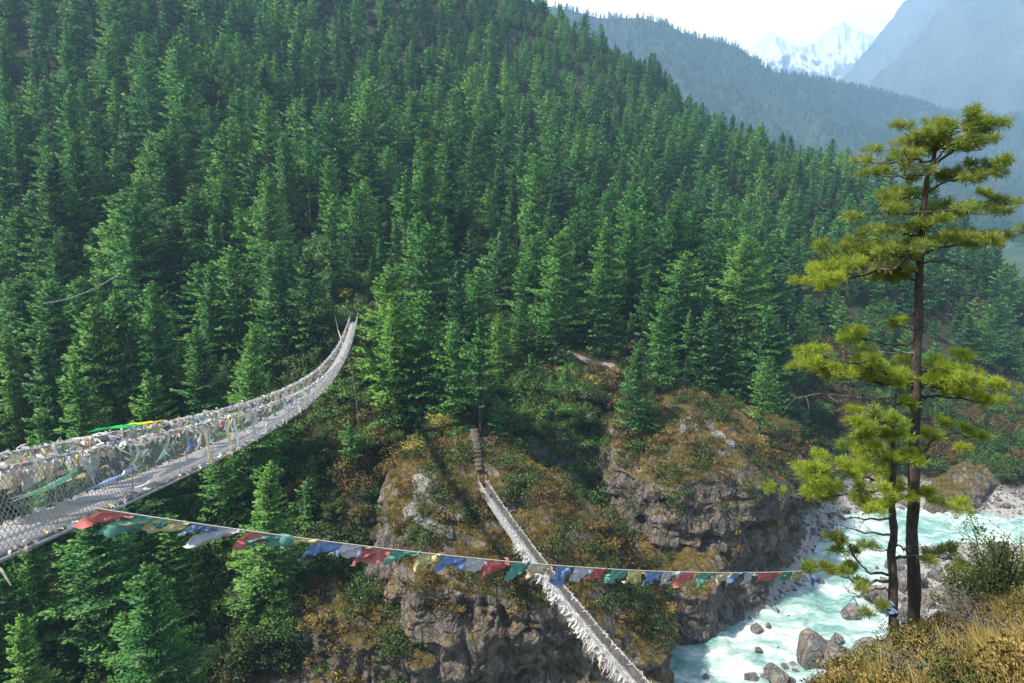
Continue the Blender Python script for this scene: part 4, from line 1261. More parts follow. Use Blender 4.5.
path('path', [(775, 408), (800, 411), (830, 411), (860, 413), (890, 416)], 1.9, 'dusty trail cut across the slope above the right headland')
path('path', [(560, 352), (585, 360), (610, 366), (632, 377)], 1.7, 'stony trail in the clearing above the headlands')
path('path', [(990, 452), (1005, 455), (1024, 458), (1050, 462)], 3.0, 'pale trail above the gravel beach at the right edge')

# ------------------------------------------------------------------ foreground bank: golden scrub
rs = np.random.RandomState(23)
NB = [joined(*bush(151 + i, .42, .36, 950, .045, .024, M[k_], 13)) for i, k_ in enumerate(['grass', 'grass', 'shrub_brown', 'grass_green', 'shrub_yellow', 'shrub', 'shrub_grey'])]
NT_ = [tuft(161, 46, .34, .2, .010, M['grass']), tuft(162, 50, .42, .22, .010, M['grass']), tuft(163, 46, .3, .2, .011, M['grass_green'])]
bp_ = jitter_grid(-6, 34, 2.5, 30, .30, rs)
bz = th(bp_[:, 0], bp_[:, 1]); a, b, d_ = project(bp_[:, 0], bp_[:, 1], bz)
k = (a > 740) & (a < 1500) & (b > 570) & (b < 1050) & (bz > 38) & (d_ > 3)
bq = np.column_stack([bp_, bz])[k]
pbn = fbm(bq[:, 0] / 1.6, bq[:, 1] / 1.6, o=3)
sel = rs.rand(len(bq)) < .42
scatter('dry_scrub', bq[sel], NB, 'low golden brown scrub covering the near bank', idx=np.where(pbn[sel] > .45, 3, np.where(pbn[sel] < -.55, 2, rs.choice([0, 1, 1, 4, 0, 2, 3, 2, 5, 6], int(sel.sum())))), scale=(.5, 1.1), seed=11, tilt=.25)
tp = jitter_grid(-6, 34, 2.5, 30, .17, rs); tz = th(tp[:, 0], tp[:, 1]); a, b, d_ = project(tp[:, 0], tp[:, 1], tz)
k = (a > 740) & (a < 1500) & (b > 570) & (b < 1050) & (tz > 38) & (d_ > 3)
scatter('bank_grass', np.column_stack([tp, tz])[k], NT_, 'dry golden grass of the near bank', scale=(.6, 1.3), seed=12, tilt=.3)


def on_ground(px, Y):
    x_ = (px - 512) / FPX
    z_ = CAMZ
    for _ in range(20):                       # point of the ground at distance Y seen in column px
        d = Y * CP - (z_ - CAMZ) * SP; z_ = th1(x_ * d, Y)
    return np.array([x_ * (Y * CP - (z_ - CAMZ) * SP), Y, z_])


def twiggy(seed, r, h, n_st, n_leaf, leafm, ls, lw, barkm='bark', spread=.8):
    """open shrub: many thin forking stems with leaves along their upper halves"""
    rs = np.random.RandomState(seed)
    tb = MB(); P0, D0, T0 = [], [], []
    for k in range(n_st):
        a = rs.rand() * 6.28; top = np.array([math.cos(a), math.sin(a), 0]) * r * rs.uniform(.2, 1) * spread + [0, 0, h * rs.uniform(.55, 1)]
        mid = top * [.35, .35, .55] + rs.normal(0, .05, 3) * h
        s = np.linspace(0, 1, 7)[:, None]; c_ = 2 * s * (1 - s) * mid + s * s * top; c_[0, 2] = -.15
        tb.tube(c_, np.linspace(.016, .004, 7) * h, 5, cap=False)
        for _ in range(5):
            f = rs.uniform(.35, .95); b0 = 2 * f * (1 - f) * mid + f * f * top
            e = b0 + rs.normal(0, .22, 3) * h * [1, 1, .6] + [0, 0, .1 * h]
            tb.tube([b0, (b0 + e) / 2 + rs.normal(0, .02, 3), e], [.006 * h, .004 * h, .002 * h], 4, cap=False)
            m = n_leaf; q = rs.uniform(.2, 1.05, m)[:, None]
            P0.append(b0 + (e - b0) * q + rs.normal(0, .05 * h, (m, 3))); D0.append(unit(rs.normal(0, 1, (m, 3)) + [0, 0, .3]))
    P0 = np.vstack(P0); D0 = np.vstack(D0); n_ = len(P0)
    V, F = quads(P0, D0, unit(np.cross(D0, rs.normal(size=(n_, 3)))), ls * rs.uniform(.6, 1.4, n_), lw * rs.uniform(.6, 1.4, n_))
    return tb.mesh('stem', [M[barkm]], True), np_mesh('foliage', V, F, [M[leafm]], attrs={'tip': np.repeat(rs.rand(n_), 4)})


M['leaf_near'] = leaf_mat('near_shrub_leaves', (.06, .10, .02), (.13, .19, .035), (.25, .28, .05), .4, (.3, .33, .06), scale=1.2, rnd=.2)
sh = [  # px, Y, mesh args, scale, label
    (994, 17.0, twiggy(201, 1.3, 2.6, 12, 60, 'leaf_near', .10, .045), 1.0, 'green leafy shrub with several bent stems right of the near pines'),
    (968, 16.4, twiggy(202, 1.1, 1.9, 10, 60, 'leaf_near', .10, .045), 1.0, 'smaller green shrub between the near pine and the bent-stemmed shrub'),
    (1012, 19.0, twiggy(203, 1.4, 2.9, 8, 14, 'shrub_yellow', .10, .045), 1.0, 'thin yellowing shrub at the right edge above the bank'),
    (965, 12.6, twiggy(204, .9, .75, 26, 12, 'shrub_grey', .05, .02, 'bark_grey'), 1.0, 'grey leafless shrub on the near bank below the bent-stemmed shrub'),
    (1000, 11.0, twiggy(205, .8, .6, 26, 12, 'shrub_grey', .05, .02, 'bark_grey'), 1.0, 'dark grey tangled shrub near the right edge of the bank'),
    (905, 8.6, twiggy(206, .7, .35, 26, 8, 'shrub_grey', .05, .02, 'bark_grey'), 1.0, 'flattened grey dead bush at the bottom of the bank'),
    (800, 11.2, twiggy(207, .4, .5, 9, 12, 'leaf_near', .06, .03), 1.0, 'small green shrub at the left tip of the bank'),
    (815, 10.6, twiggy(208, .4, .45, 9, 12, 'leaf_near', .06, .03), 1.0, 'fresh green shrublet in front of the largest boulder'),
]
for px_, Y_, pr, s_, lab in sh:
    q = on_ground(px_, Y_)
    place('shrub', pr, q, s_, rs.rand() * 6.28, lab, 'shrub', parts=('stem', 'foliage'))
# ------------------------------------------------------------------ the two near pines
rs = np.random.RandomState(31)


def near_pine(name, trunk_px, Yt, r0, boughs, bare, label, seed, dz0=0.5):
    rs = np.random.RandomState(seed)
    lower = lambda c_: c_ + 13 * min(1, max(0, (300 - c_) / 190))          # crown height as measured
    trunk_px = [(a_, lower(b_)) for a_, b_ in trunk_px]
    boughs = [(lower(b_[0]), [(q_[0], lower(q_[1])) for q_ in b_[1]]) + tuple(b_[2:]) for b_ in boughs]
    root = trunk_px[0]
    base = P(*root, Yt)
    base[2] = min(base[2], th1(base[0], base[1]) + .1)
    e = empty(name, tuple(base)); e['label'] = label; e['category'] = 'tree'
    T = np.array([P(a, b, Yt) for a, b in trunk_px]); T[0] = base - [0, 0, .3]
    s = np.linspace(0, 1, len(T)); ss = np.linspace(0, 1, 60)
    c_ = np.stack([np.interp(ss, s, T[:, k]) for k in range(3)], 1)
    c_[1:-1] += np.column_stack([.05 * pnoise(ss * 9, ss * 0 + seed), .05 * pnoise(ss * 9, ss * 0 + seed + 5), ss * 0])[1:-1]
    rad = r0 * (1 - ss) ** .85 * (1 + .10 * pnoise(ss * 30, ss * 0)) + .012; rad[:3] *= [1.35, 1.18, 1.06]
    mb = MB(); mb.tube(c_ - base, rad, 14)
    # bark plates
    V = mb.v[0]; n_ = .035 * r0 / .17 * ridged(V[:, 0] * 9, V[:, 1] * 9, V[:, 2] * 3, o=3)
    cc = np.repeat(c_ - base, 14, 0); dd = unit(V - cc); mb.v[0] = V + dd * n_[:, None] * (rad.repeat(14) / r0)[:, None]
    mb.build('trunk', M['bark_pine'], e, True)

    def trunk_at(y):
        ys_ = np.array([project(*q)[1] for q in c_])
        k = np.argmin(np.abs(ys_ - y)); return c_[k]
    ND, TI, tw_ = [], [], None
    for b in boughs:
        y0, pix, hw, cnt, mat = b[:5]
        dY = b[5] if len(b) > 5 else rs.uniform(-.7, .7)
        p0 = trunk_at(y0)
        pl = [p0] + [P(a, c, Yt + dY * (i + 1) / len(pix)) for i, (a, c) in enumerate(pix)]
        pl = np.array(pl)
        L_ = np.concatenate([[0], np.cumsum(np.linalg.norm(np.diff(pl, axis=0), axis=1))])
        st = np.linspace(0, L_[-1], 16)
        cu = np.stack([np.interp(st, L_, pl[:, k]) for k in range(3)], 1)
        cu[1:-1] = (cu[:-2] + cu[1:-1] * 2 + cu[2:]) / 4
        cu[1:] += rs.normal(0, .02, (15, 3))
        br = MB()
        rb = .014 * L_[-1] + .010
        br.tube(cu - base, np.linspace(rb, .008, 16), 6, cap=False)
        # tufts in clumps along the bough
        f0 = b[6] if len(b) > 6 else .35
        cnt = int(cnt * 1.2); ncl = max(3, int(cnt / 7))
        h_m = hw * 16 / FPX
        P0, D0, TP = [], [], []
        for c0 in range(ncl):
            f = f0 + (1 - f0) * (c0 + rs.rand()) / ncl
            a0 = np.array([np.interp(f * L_[-1], st, cu[:, k]) for k in range(3)])
            cl = a0 + rs.normal(0, 1, 3) * [h_m * .55, h_m * 1.1, h_m * .22] + [0, 0, h_m * .22]
            mid = (a0 + cl) / 2 + [0, 0, -.03]
            br.tube(np.array([a0, mid, cl]) - base, [.014, .01, .006], 4, cap=False)
            for _ in range(int(cnt / ncl) + 1):
                u = rs.normal(0, 1, 3); u /= np.linalg.norm(u); u[2] = abs(u[2]) * .9 - .12
                tc_ = cl + u * h_m * .5 * rs.uniform(.35, 1.05) * [1.2, 1.2, .55]
                br.tube(np.array([cl, tc_]) - base, [.005, .004], 3, cap=False)
                ax = unit(u * .8 + [0, 0, .5])
                m = 50
                nd = unit(ax * rs.uniform(-.15, 1.0, m)[:, None] + unit(rs.normal(size=(m, 3))) * .85)
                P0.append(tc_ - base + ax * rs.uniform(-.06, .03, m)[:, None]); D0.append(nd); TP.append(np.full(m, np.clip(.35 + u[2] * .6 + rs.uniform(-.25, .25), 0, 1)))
        bo = br.build('bough', M['bark_pine'], e, True)
        P0 = np.vstack(P0); D0 = np.vstack(D0); TP = np.concatenate(TP); n_ = len(P0)
        V, F = quads(P0, D0, unit(np.cross(D0, rs.normal(size=(n_, 3)))), .14 * rs.uniform(.7, 1.25, n_), np.full(n_, .013))
        link(bpy.data.objects.new('needles', np_mesh('needles', V, F, [M[mat]], attrs={'tip': np.repeat(TP, 4)})), bo)
    for y0, pix in bare:
        p0 = trunk_at(y0); dY = rs.uniform(-.8, .8)
        pl = np.array([p0] + [P(a, c, Yt + dY * (i + 1) / len(pix)) for i, (a, c) in enumerate(pix)])
        L_ = np.concatenate([[0], np.cumsum(np.linalg.norm(np.diff(pl, axis=0), axis=1))]); st = np.linspace(0, L_[-1], 12)
        cu = np.stack([np.interp(st, L_, pl[:, k]) for k in range(3)], 1) + rs.normal(0, .018, (12, 3)); cu[0] = p0
        br = MB(); br.tube(cu - base, np.linspace(.03, .006, 12), 5, cap=False)
        for k in range(3, 12):
            for _ in range(2):
                a0 = cu[k]; en = a0 + rs.normal(0, .16, 3) + (cu[-1] - cu[0]) * .07
                br.tube(np.array([a0, (a0 + en) / 2 + rs.normal(0, .02, 3), en]) - base, [.008, .006, .003], 3, cap=False)
        br.build('dead_branch', M['bark_grey'], e, True)
    return e


A, B_ = 'needles_top', 'needles_near'
near_pine('pine_tree', [(915, 640), (913, 560), (914, 480), (915, 420), (917, 350), (919, 280), (922, 220), (927, 170), (936, 132), (940, 116)], 14.0, .105, [
    (134, [(944, 122), (952, 116)], 17, 34, A, 0.1, .3), (140, [(940, 128), (946, 112)], 15, 40, A, -.2, .2), (142, [(930, 126), (926, 118)], 15, 34, A, .3, .2), (138, [(948, 130), (964, 122)], 14, 34, A, .2, .3), (140, [(925, 138), (912, 130)], 17, 26, A), (150, [(905, 148), (893, 152)], 20, 34, A, -.3, .3),
    (158, [(950, 142), (968, 134), (984, 138)], 18, 40, A, .4, .4), (165, [(905, 165), (890, 168)], 20, 36, A, .4, .3), (156, [(945, 136), (962, 128)], 14, 26, A, -.3, .4),
    (184, [(950, 172), (978, 164), (1002, 156)], 15, 56, A, -.5, .35), (190, [(905, 190), (890, 200)], 15, 26, A, .6, .3),
    (214, [(945, 210), (975, 205), (1000, 196)], 16, 60, A, .5, .25), (205, [(890, 205), (862, 209)], 16, 44, A, -.4, .35),
    (228, [(896, 228), (880, 232)], 19, 40, A, .6, .2), (250, [(940, 245), (972, 237), (1003, 242)], 18, 76, A, -.4, .2),
    (250, [(890, 245), (855, 256), (832, 256)], 20, 76, A, .5, .25), (268, [(880, 268), (840, 278), (806, 288)], 21, 110, B_, -.4, .3), (262, [(900, 250), (878, 240)], 18, 40, A, -.7, .3),
    (280, [(888, 272), (862, 272)], 16, 40, A, .9, .4), (345, [(885, 345), (860, 338), (838, 340)], 13, 40, B_, .4, .55), (330, [(900, 325), (888, 320)], 7, 8, B_, .2, .6),
    (388, [(880, 384), (840, 374), (804, 366)], 20, 120, B_, .4, .25), (382, [(890, 374), (862, 366), (840, 360)], 15, 50, B_, -.5, .4),
    (386, [(945, 388), (965, 379), (988, 388)], 22, 120, B_, -.3, .15), (372, [(940, 368), (965, 362)], 17, 46, B_, .6, .3), (400, [(955, 398), (985, 402)], 14, 40, B_, .3, .5),
    (470, [(930, 440), (955, 432), (968, 438)], 15, 50, B_, .4, .25),
], [(262, [(945, 262), (976, 268)]), (292, [(945, 290), (982, 298)]), (245, [(895, 270), (872, 262)]), (310, [(900, 318), (884, 330)]), (352, [(880, 352), (850, 356)]), (398, [(880, 400), (820, 392), (795, 398)]),
    (404, [(870, 402), (830, 412)]), (455, [(880, 456), (855, 468)]), (452, [(860, 450), (840, 470)]), (330, [(932, 322), (948, 312)]), (560, [(900, 545), (880, 552)])],
    'tall dark-trunked pine with layered yellow-green boughs on the near bank', 301)
near_pine('pine_tree', [(896, 640), (893, 590), (893, 540), (892, 500), (893, 450), (894, 410), (896, 392)], 13.4, .08, [
    (440, [(870, 432), (845, 430)], 15, 56, B_, .3, .2), (425, [(880, 420), (862, 424)], 13, 36, B_, -.4, .3), (405, [(902, 402), (912, 408)], 8, 10, B_, .2, .4), (480, [(870, 478), (840, 470), (818, 472)], 17, 70, B_, -.3, .3),
    (490, [(865, 490), (830, 496), (800, 500)], 19, 84, B_, .3, .35), (470, [(885, 455), (868, 458)], 12, 30, B_, .5, .3), (505, [(880, 510), (860, 500)], 15, 40, B_, -.5, .3), (500, [(915, 492), (945, 500)], 15, 50, B_, .5, .25), (460, [(910, 455), (930, 462)], 12, 26, B_, -.5, .4),
    (575, [(865, 572), (845, 540), (835, 535)], 13, 40, A, .2, .5), (580, [(860, 585), (835, 572), (812, 570)], 13, 50, A, .4, .4), (560, [(925, 556), (960, 560)], 12, 30, A, .6, .5), (590, [(870, 590), (850, 600)], 9, 16, A, -.2, .5),
], [(520, [(860, 520), (820, 512)]), (535, [(865, 532), (830, 522)]), (610, [(870, 600), (845, 590)]), (420, [(880, 412), (868, 404)])],
    'shorter second pine with a thinner trunk just left of the tall near pine', 302)

# ------------------------------------------------------------------ cloth
def cloth(name, col, rough=.85):
    t = NT(name)
    f = t.noise(t.pos(), 14, 4)
    c = np.array(col)
    cc = t.ramp(f, [(.3, tuple(c * .82)), (.7, tuple(np.minimum(c * 1.12, .9)))])
    d = t.n('ShaderNodeBsdfDiffuse', {'Color': cc}); tr = t.n('ShaderNodeBsdfTranslucent', {'Color': cc})
    return t.done(t.n('ShaderNodeMixShader', {0: .3, 1: d.outputs[0], 2: tr.outputs[0]}).outputs[0])


CL = {'red': cloth('red_cloth', (.60, .20, .18)), 'green': cloth('green_cloth', (.17, .39, .30)), 'yellow': cloth('yellow_cloth', (.62, .57, .28)), 'blue': cloth('blue_cloth', (.22, .32, .52)),
      'white': cloth('white_cloth', (.58, .57, .57)), 'cream': cloth('cream_cloth', (.62, .54, .36)), 'grey': cloth('grey_cloth', (.42, .38, .36)), 'bright_green': cloth('bright_green_cloth', (.04, .42, .14)),
      'bright_yellow': cloth('bright_yellow_cloth', (.72, .55, .06))}


def flag_mesh(name, a, b, drop, fling, seed, mat, taper=1.0, ripple=.06, n_=12, curl=.5):
    """cloth sewn on from a to b (top edge); drop = fall at the a end, fling = how far the free end blows; taper 1 = triangle"""
    rs = np.random.RandomState(seed)
    u = np.linspace(0, 1, n_)[:, None]; v = np.linspace(0, 1, n_)[None, :]
    a, b, drop, fling = map(lambda q: np.array(q, float), (a, b, drop, fling))
    L_ = (1 - u) * 1 + u * (1 - taper)
    edge = a + (b - a) * u[..., None]
    fall = (L_ * v)[..., None] * drop + ((L_ ** 1.2) * v ** 1.6)[..., None] * fling
    L_ = L_ * (1 + .12 * np.sin(u * 23 + seed))
    side = unit(np.cross(b - a, drop))
    ph = rs.rand(4) * 6.28
    w = ripple * (np.sin(u * 9 + v * 5 + ph[0]) * .6 + np.sin(u * 17 - v * 7 + ph[1]) * .35 + np.sin(v * 11 + ph[2]) * .3) * v ** .7
    V = edge + fall + w[..., None] * side + (curl * ripple * np.sin(v * 6 + u * 4 + ph[3]) * v)[..., None] * unit(drop)
    V = V + rs.normal(0, ripple * .13, V.shape) * v[..., None]
    return np_mesh(name, V.reshape(-1, 3), grid_faces(n_, n_), [CL[mat]], smooth=True)


# long string of flags across the gorge
pA, pB = P(95, 507, 7.2), P(818, 573, 14.9)
tgt = [(97, 508), (160, 515), (220, 528), (290, 538), (340, 545), (385, 550), (440, 555), (500, 560), (560, 566), (620, 569), (700, 571), (800, 572)]
# plan line known: solve the height at each photo column, then one smooth sag for the whole rope
rows, rhs = [], []
def t_of(px):
    lo, hi = 0.0, 1.0
    for _ in range(40):
        m = (lo + hi) / 2; q = pA + (pB - pA) * m
        if project(*q)[0] < px: lo = m
        else: hi = m
    return lo
for a_, b_ in tgt:
    t_ = t_of(a_); q = pA + (pB - pA) * t_; z_ = P(a_, b_, q[1])[2]
    rows.append([1, t_, t_ * t_]); rhs.append(z_)
co = np.linalg.lstsq(np.array(rows), np.array(rhs), rcond=None)[0]
def rope(t_):
    t_ = np.asarray(t_, float); q = pA + (pB - pA) * t_[..., None]
    q[..., 2] = co[0] + co[1] * t_ + co[2] * t_ * t_
    return q
M['rope'] = simple('pale_rope', (.55, .50, .42), .9, var=.15, scale=40)
e = empty('prayer_flag_string', tuple(rope(np.array(0.0)))); tag(e, 'long sagging string of coloured prayer flags from the upper bridge to the near pine', 'flag string')
mb = MB(); mb.tube(rope(np.linspace(0, 1, 120)) - rope(np.array(0.0)), .009, 6); mb.build('rope', M['rope'], e, True)
FL = [(98, 143, 'red'), (125, 168, 'green'), (153, 195, 'yellow'), (194, 221, 'blue'), (207, 247, 'white'), (244, 272, 'red'), (262, 299, 'green'), (286, 323, 'yellow'), (312, 350, 'blue'), (340, 376, 'white'), (362, 393, 'red'),
      (392, 426, 'green'), (418, 447, 'yellow'), (440, 469, 'blue'), (464, 492, 'white'), (485, 512, 'red'), (511, 532, 'green'), (532, 554, 'cream'), (556, 574, 'blue'), (575, 595, 'white'), (593, 611, 'red'), (612, 631, 'green'), (629, 648, 'yellow'),
      (647, 665, 'blue'), (665, 682, 'white'), (680, 699, 'red'), (701, 716, 'green'), (718, 732, 'cream'), (732, 746, 'blue'), (745, 759, 'white'), (760, 783, 'red'), (782, 795, 'green'), (793, 804, 'yellow')]
o0 = rope(np.array(0.0))
for i, (x0, x1, c_) in enumerate(FL):
    a = rope(np.array(t_of(x0))); b = rope(np.array(t_of(x1)))
    ln_ = np.linalg.norm(b - a)
    early = max(0, 1 - i / 14)
    dirn = unit(b - a)
    b = a + (b - a) * rs.uniform(.78, 1.0)
    size = .31 - .07 * max(0, (i - 20) / 14)
    r1 = rs.uniform(.7, 1.3)
    tap = rs.choice([.98, .95, .8, .5])
    me = flag_mesh('flag', a, b, np.array([0, 0, -1.0]) * size * r1 * (.62 + .3 * (1 - early)), -dirn * (.08 + .3 * (.35 + .65 * early) * rs.uniform(.3, 1.2)) + np.array([0, rs.uniform(-.06, .1), 0]) + np.array([0, 0, -.03]), 400 + i, c_, tap, .05 + .04 * rs.rand(), 16, rs.uniform(.4, 1.4))
    me.transform(Matrix.Translation(Vector(-o0)))
    link(bpy.data.objects.new('flag', me), e)
o = link(bpy.data.objects.new('prayer_flag', flag_mesh('prayer_flag', P(803, 568, 14.5), P(812, 570, 14.5), (0.04, 0, -.28), (.22, 0, -.2), 480, 'blue', .2)))
tag(o, 'dark blue flag hanging at the pine end of the flag string', 'flag')
o = link(bpy.data.objects.new('prayer_flag', flag_mesh('prayer_flag', P(872, 598, 13.3), P(891, 600, 13.3), (0.02, 0, -.05), (.3, 0, -.34), 481, 'blue', .2)))
tag(o, 'crumpled dark blue flag caught on the second pine trunk', 'flag')
# ------------------------------------------------------------------ suspension bridges
def net_mat(name, col, cell=.09, wire=.13):
    t = NT(name)
    uv = t.n('ShaderNodeTexCoord').outputs['UV']
    rot = t.n('ShaderNodeMapping', {'Vector': uv, 'Rotation': (0, 0, R(45)), 'Scale': (1 / cell, 1 / cell, 1)}).outputs[0]
    sp_ = t.n('ShaderNodeSeparateXYZ', {0: rot})
    def line(s):
        f = t.math('FRACT', s); return t.math('LESS_THAN', f, wire)
    a = t.math('MAXIMUM', line(sp_.outputs['X']), line(sp_.outputs['Y']))
    br = t.principled(col, .6, .4)
    tr = t.n('ShaderNodeBsdfTransparent').outputs[0]
    return t.done(t.n('ShaderNodeMixShader', {0: a, 1: tr, 2: br}).outputs[0])


M['net'] = net_mat('wire_netting', (.30, .29, .28))
M['net_low'] = net_mat('grey_netting', (.20, .19, .185), .10, .20)


def deck_mat(name, a, b):
    t = NT(name)
    uv = t.n('ShaderNodeTexCoord').outputs['UV']
    s = t.n('ShaderNodeSeparateXYZ', {0: uv})
    slat = t.math('LESS_THAN', t.math('FRACT', t.math('MULTIPLY', s.outputs['X'], 8.0)), .3)
    bars = t.math('LESS_THAN', t.math('FRACT', t.math('MULTIPLY', s.outputs['Y'], 26.0)), .3)
    n1 = t.noise(uv, 3, 6, .65)
    col = t.ramp(n1, [(.3, a), (.7, b)])
    col = t.mix(t.math('MULTIPLY', t.math('MAXIMUM', slat, bars), .45), col, (.16, .15, .145))
    return t.done(t.principled(col, .7, .3, n1, .4, .02))


M['deck'] = deck_mat('deck_grating', (.26, .245, .235), (.44, .42, .40))
M['deck_pale'] = deck_mat('pale_deck', (.36, .35, .34), (.56, .55, .54))
M['cable'] = simple('steel_cable', (.30, .29, .28), .6, .5, var=.2, scale=20)
M['concrete'] = simple('weathered_concrete', (.5, .48, .46), .9, var=.2, scale=4)
M['wood'] = simple('old_wood', (.16, .11, .07), .9, var=.35, scale=6)


def wrap_mat():
    """tattered cloth knotted round the hand cable: mostly faded white, some colour"""
    t = NT('cloth_tatters')
    at = t.n('ShaderNodeAttribute', attribute_name='tip')
    col = t.ramp(at.outputs['Fac'], [(0, (.62, .60, .58)), (.42, (.40, .36, .32)), (.56, (.64, .55, .34)), (.70, (.66, .64, .62)), (.88, (.50, .16, .13)), (.91, (.16, .26, .46)), (.94, (.14, .38, .26)), (.97, (.66, .56, .16))], 'CONSTANT')
    d = t.n('ShaderNodeBsdfDiffuse', {'Color': col}); tr = t.n('ShaderNodeBsdfTranslucent', {'Color': col})
    return t.done(t.n('ShaderNodeMixShader', {0: .25, 1: d.outputs[0], 2: tr.outputs[0]}).outputs[0])


M['tatters'] = wrap_mat()


def tatters(curve, n, length, seed, hang=.5, spread=.05, width=.04, parent=None, off=None, name='cloth_wrapping'):
    """bundle of small knotted strips along a cable"""
    rs = np.random.RandomState(seed)
    t_ = rs.rand(n) ** 1.0; Pp = curve(t_)
    T = unit(curve(np.clip(t_ + .002, 0, 1.002)) - curve(np.clip(t_ - .002, -.002, 1)))
    d1 = unit(rs.normal(size=(n, 3)) * [1, 1, .7] + T * .8 * rs.choice([-1, 1], n)[:, None] + np.array([0, 0, -hang]))
    d2 = unit(d1 + rs.normal(0, .5, (n, 3)) + [0, 0, -hang * .8])
    s = unit(np.cross(d1, rs.normal(size=(n, 3))))
    ln = length * rs.uniform(.4, 1.5, n) * (1 + (rs.rand(n) < .06) * 1.4); w = width * rs.uniform(.5, 1.5, n)
    b = Pp + rs.normal(0, spread, (n, 3)) * [1, 1, .8]
    m = b + d1 * (ln * .5)[:, None]; e_ = m + d2 * (ln * .5)[:, None]
    V = np.stack([b - s * w[:, None] / 2, b + s * w[:, None] / 2, m + s * w[:, None] / 1.6, m - s * w[:, None] / 1.6, e_ + s * w[:, None] * .2, e_ - s * w[:, None] * .2], 1).reshape(-1, 3)
    k = np.arange(n)[:, None] * 6
    F = np.vstack([k + [0, 1, 2, 3], k + [3, 2, 4, 5]])
    me = np_mesh(name, V, F, [M['tatters']], attrs={'tip': np.repeat(rs.rand(n), 6)})
    o = link(bpy.data.objects.new(name, me), parent); o['kind'] = 'stuff'
    return o


def ribbon_uv(name, lo, hi, mat, parent=None, sub=1):
    """strip between two 3-D curves (n,3) with metric UVs"""
    n_ = len(lo); L_ = np.concatenate([[0], np.cumsum(np.linalg.norm(np.diff(lo, axis=0), axis=1))])
    rows = [lo + (hi - lo) * k / sub for k in range(sub + 1)]
    V = np.stack(rows, 1); h = np.linalg.norm(hi - lo, axis=1)
    U = np.stack([np.stack([L_, h * k / sub], 1) for k in range(sub + 1)], 1)
    me = np_mesh(name, V.reshape(-1, 3), grid_faces(n_, sub + 1), [mat], uv=U.reshape(-1, 2), smooth=True)
    return link(bpy.data.objects.new(name, me), parent)


def bridge(name, f, n, width, rail, label, net, deckm, hang_step, lean=.12, base=None):
    """f(t) deck centre line 0..1"""
    t_ = np.linspace(0, 1, n); c_ = f(t_)
    T = unit(np.gradient(c_, axis=0) * [1, 1, 0]); S = np.stack([T[:, 1], -T[:, 0], 0 * T[:, 0]], 1)     # right-hand side seen from t=0 to 1
    o0 = c_[0] if base is None else base
    e = empty(name, tuple(o0)); tag(e, label, 'bridge')
    c_ = c_ - o0
    w = width / 2
    L_ = np.concatenate([[0], np.cumsum(np.linalg.norm(np.diff(c_, axis=0), axis=1))])
    # deck: a thin slab
    prof = np.array([[-w, 0], [w, 0], [w, -.06], [-w, -.06]])
    V = c_[:, None] + prof[None, :, :1] * S[:, None] + prof[None, :, 1:] * np.array([0, 0, 1])
    uvp = np.array([[0], [width], [width], [0]])
    U = np.stack([np.repeat(L_[:, None], 4, 1), np.repeat(uvp.T, n, 0)], -1)
    link(bpy.data.objects.new('deck', np_mesh('deck', V.reshape(-1, 3), grid_faces(n, 4, True), [deckm], uv=U.reshape(-1, 2))), e)
    cur = {}
    for s_, nm in ((-1, 'L'), (1, 'R')):
        low = c_ + S * (s_ * (w + .03)) + [0, 0, .0]
        top = c_ + S * (s_ * (w + lean)) + [0, 0, rail]
        cur[nm] = (low + o0, top + o0)
        ribbon_uv('netting', low, top, net, e, 3)
        mb = MB(); mb.tube(top, .022, 6); mb.build('hand_cable', M['cable'], e, True)
        mb = MB(); mb.tube(low + [0, 0, -.08], .028, 6); mb.build('deck_cable', M['cable'], e, True)
        Lt = L_[-1]; k = np.arange(hang_step * .5, Lt, hang_step)
        for q in k:
            a = np.array([np.interp(q, L_, low[:, j]) for j in range(3)]); b = np.array([np.interp(q, L_, top[:, j]) for j in range(3)])
            mb = MB(); mb.tube([a - [0, 0, .06], b], .007, 5); mb.build('hanger', M['cable'], e, True)
    def curve(side, which, fr=0.0):
        A_ = cur[side][which] - o0
        def g(tt):
            tt = np.asarray(tt); return np.stack([np.interp(tt, t_, A_[:, j]) for j in range(3)], -1)
        return g
    return e, cur, curve, o0


# upper bridge: line and sag worked out from the photograph's perspective
def fU(t):
    Y = -6 + np.asarray(t, float) ** 1.6 * 126.5
    Xx = -6.5 - (Y - 8) * .192
    return np.stack([Xx, Y, 55.8 - .28 * (Y - 8) + .0012 * (Y - 8) ** 2], -1)


def tU(Y): return (np.clip((Y + 6) / 126.5, 0, 1)) ** (1 / 1.6)


eU, curU, cvU, oU = bridge('suspension_bridge', fU, 300, 1.0, 1.0, 'long upper footbridge of grey grating and netting, its cables thick with tattered prayer cloths', M['net'], M['deck'], 2.75)
rs = np.random.RandomState(41)
for side in 'LR':
    g = cvU(side, 1)
    tatters(lambda t_, g=g: g(.17 + .83 * t_), 4600 if side == 'L' else 3200, .12, 500 + ord(side), .6, .036, .042, eU)
    tatters(lambda t_, g=cvU(side, 0): g(.17 + .83 * t_), 900, .12, 510 + ord(side), .2, .025, .04, eU)
# loose rags caught in the nets
gL0, gL1, gR0, gR1 = cvU('L', 0), cvU('L', 1), cvU('R', 0), cvU('R', 1)
for (g0, g1, nn) in ((gL0, gL1, 1000), (gR0, gR1, 260)):
    hh_ = rs.rand(nn) ** .6 * .8 + .2
    def cc(t_, g0=g0, g1=g1, hh_=hh_):
        w_ = hh_[:, None] if len(t_) == len(hh_) else .6
        t2 = .28 + .72 * t_
        return g0(t2) * (1 - w_) + g1(t2) * w_
    tatters(cc, nn, .17, 520 + nn, 1.1, .01, .045, eU, name='cloth_wrapping')
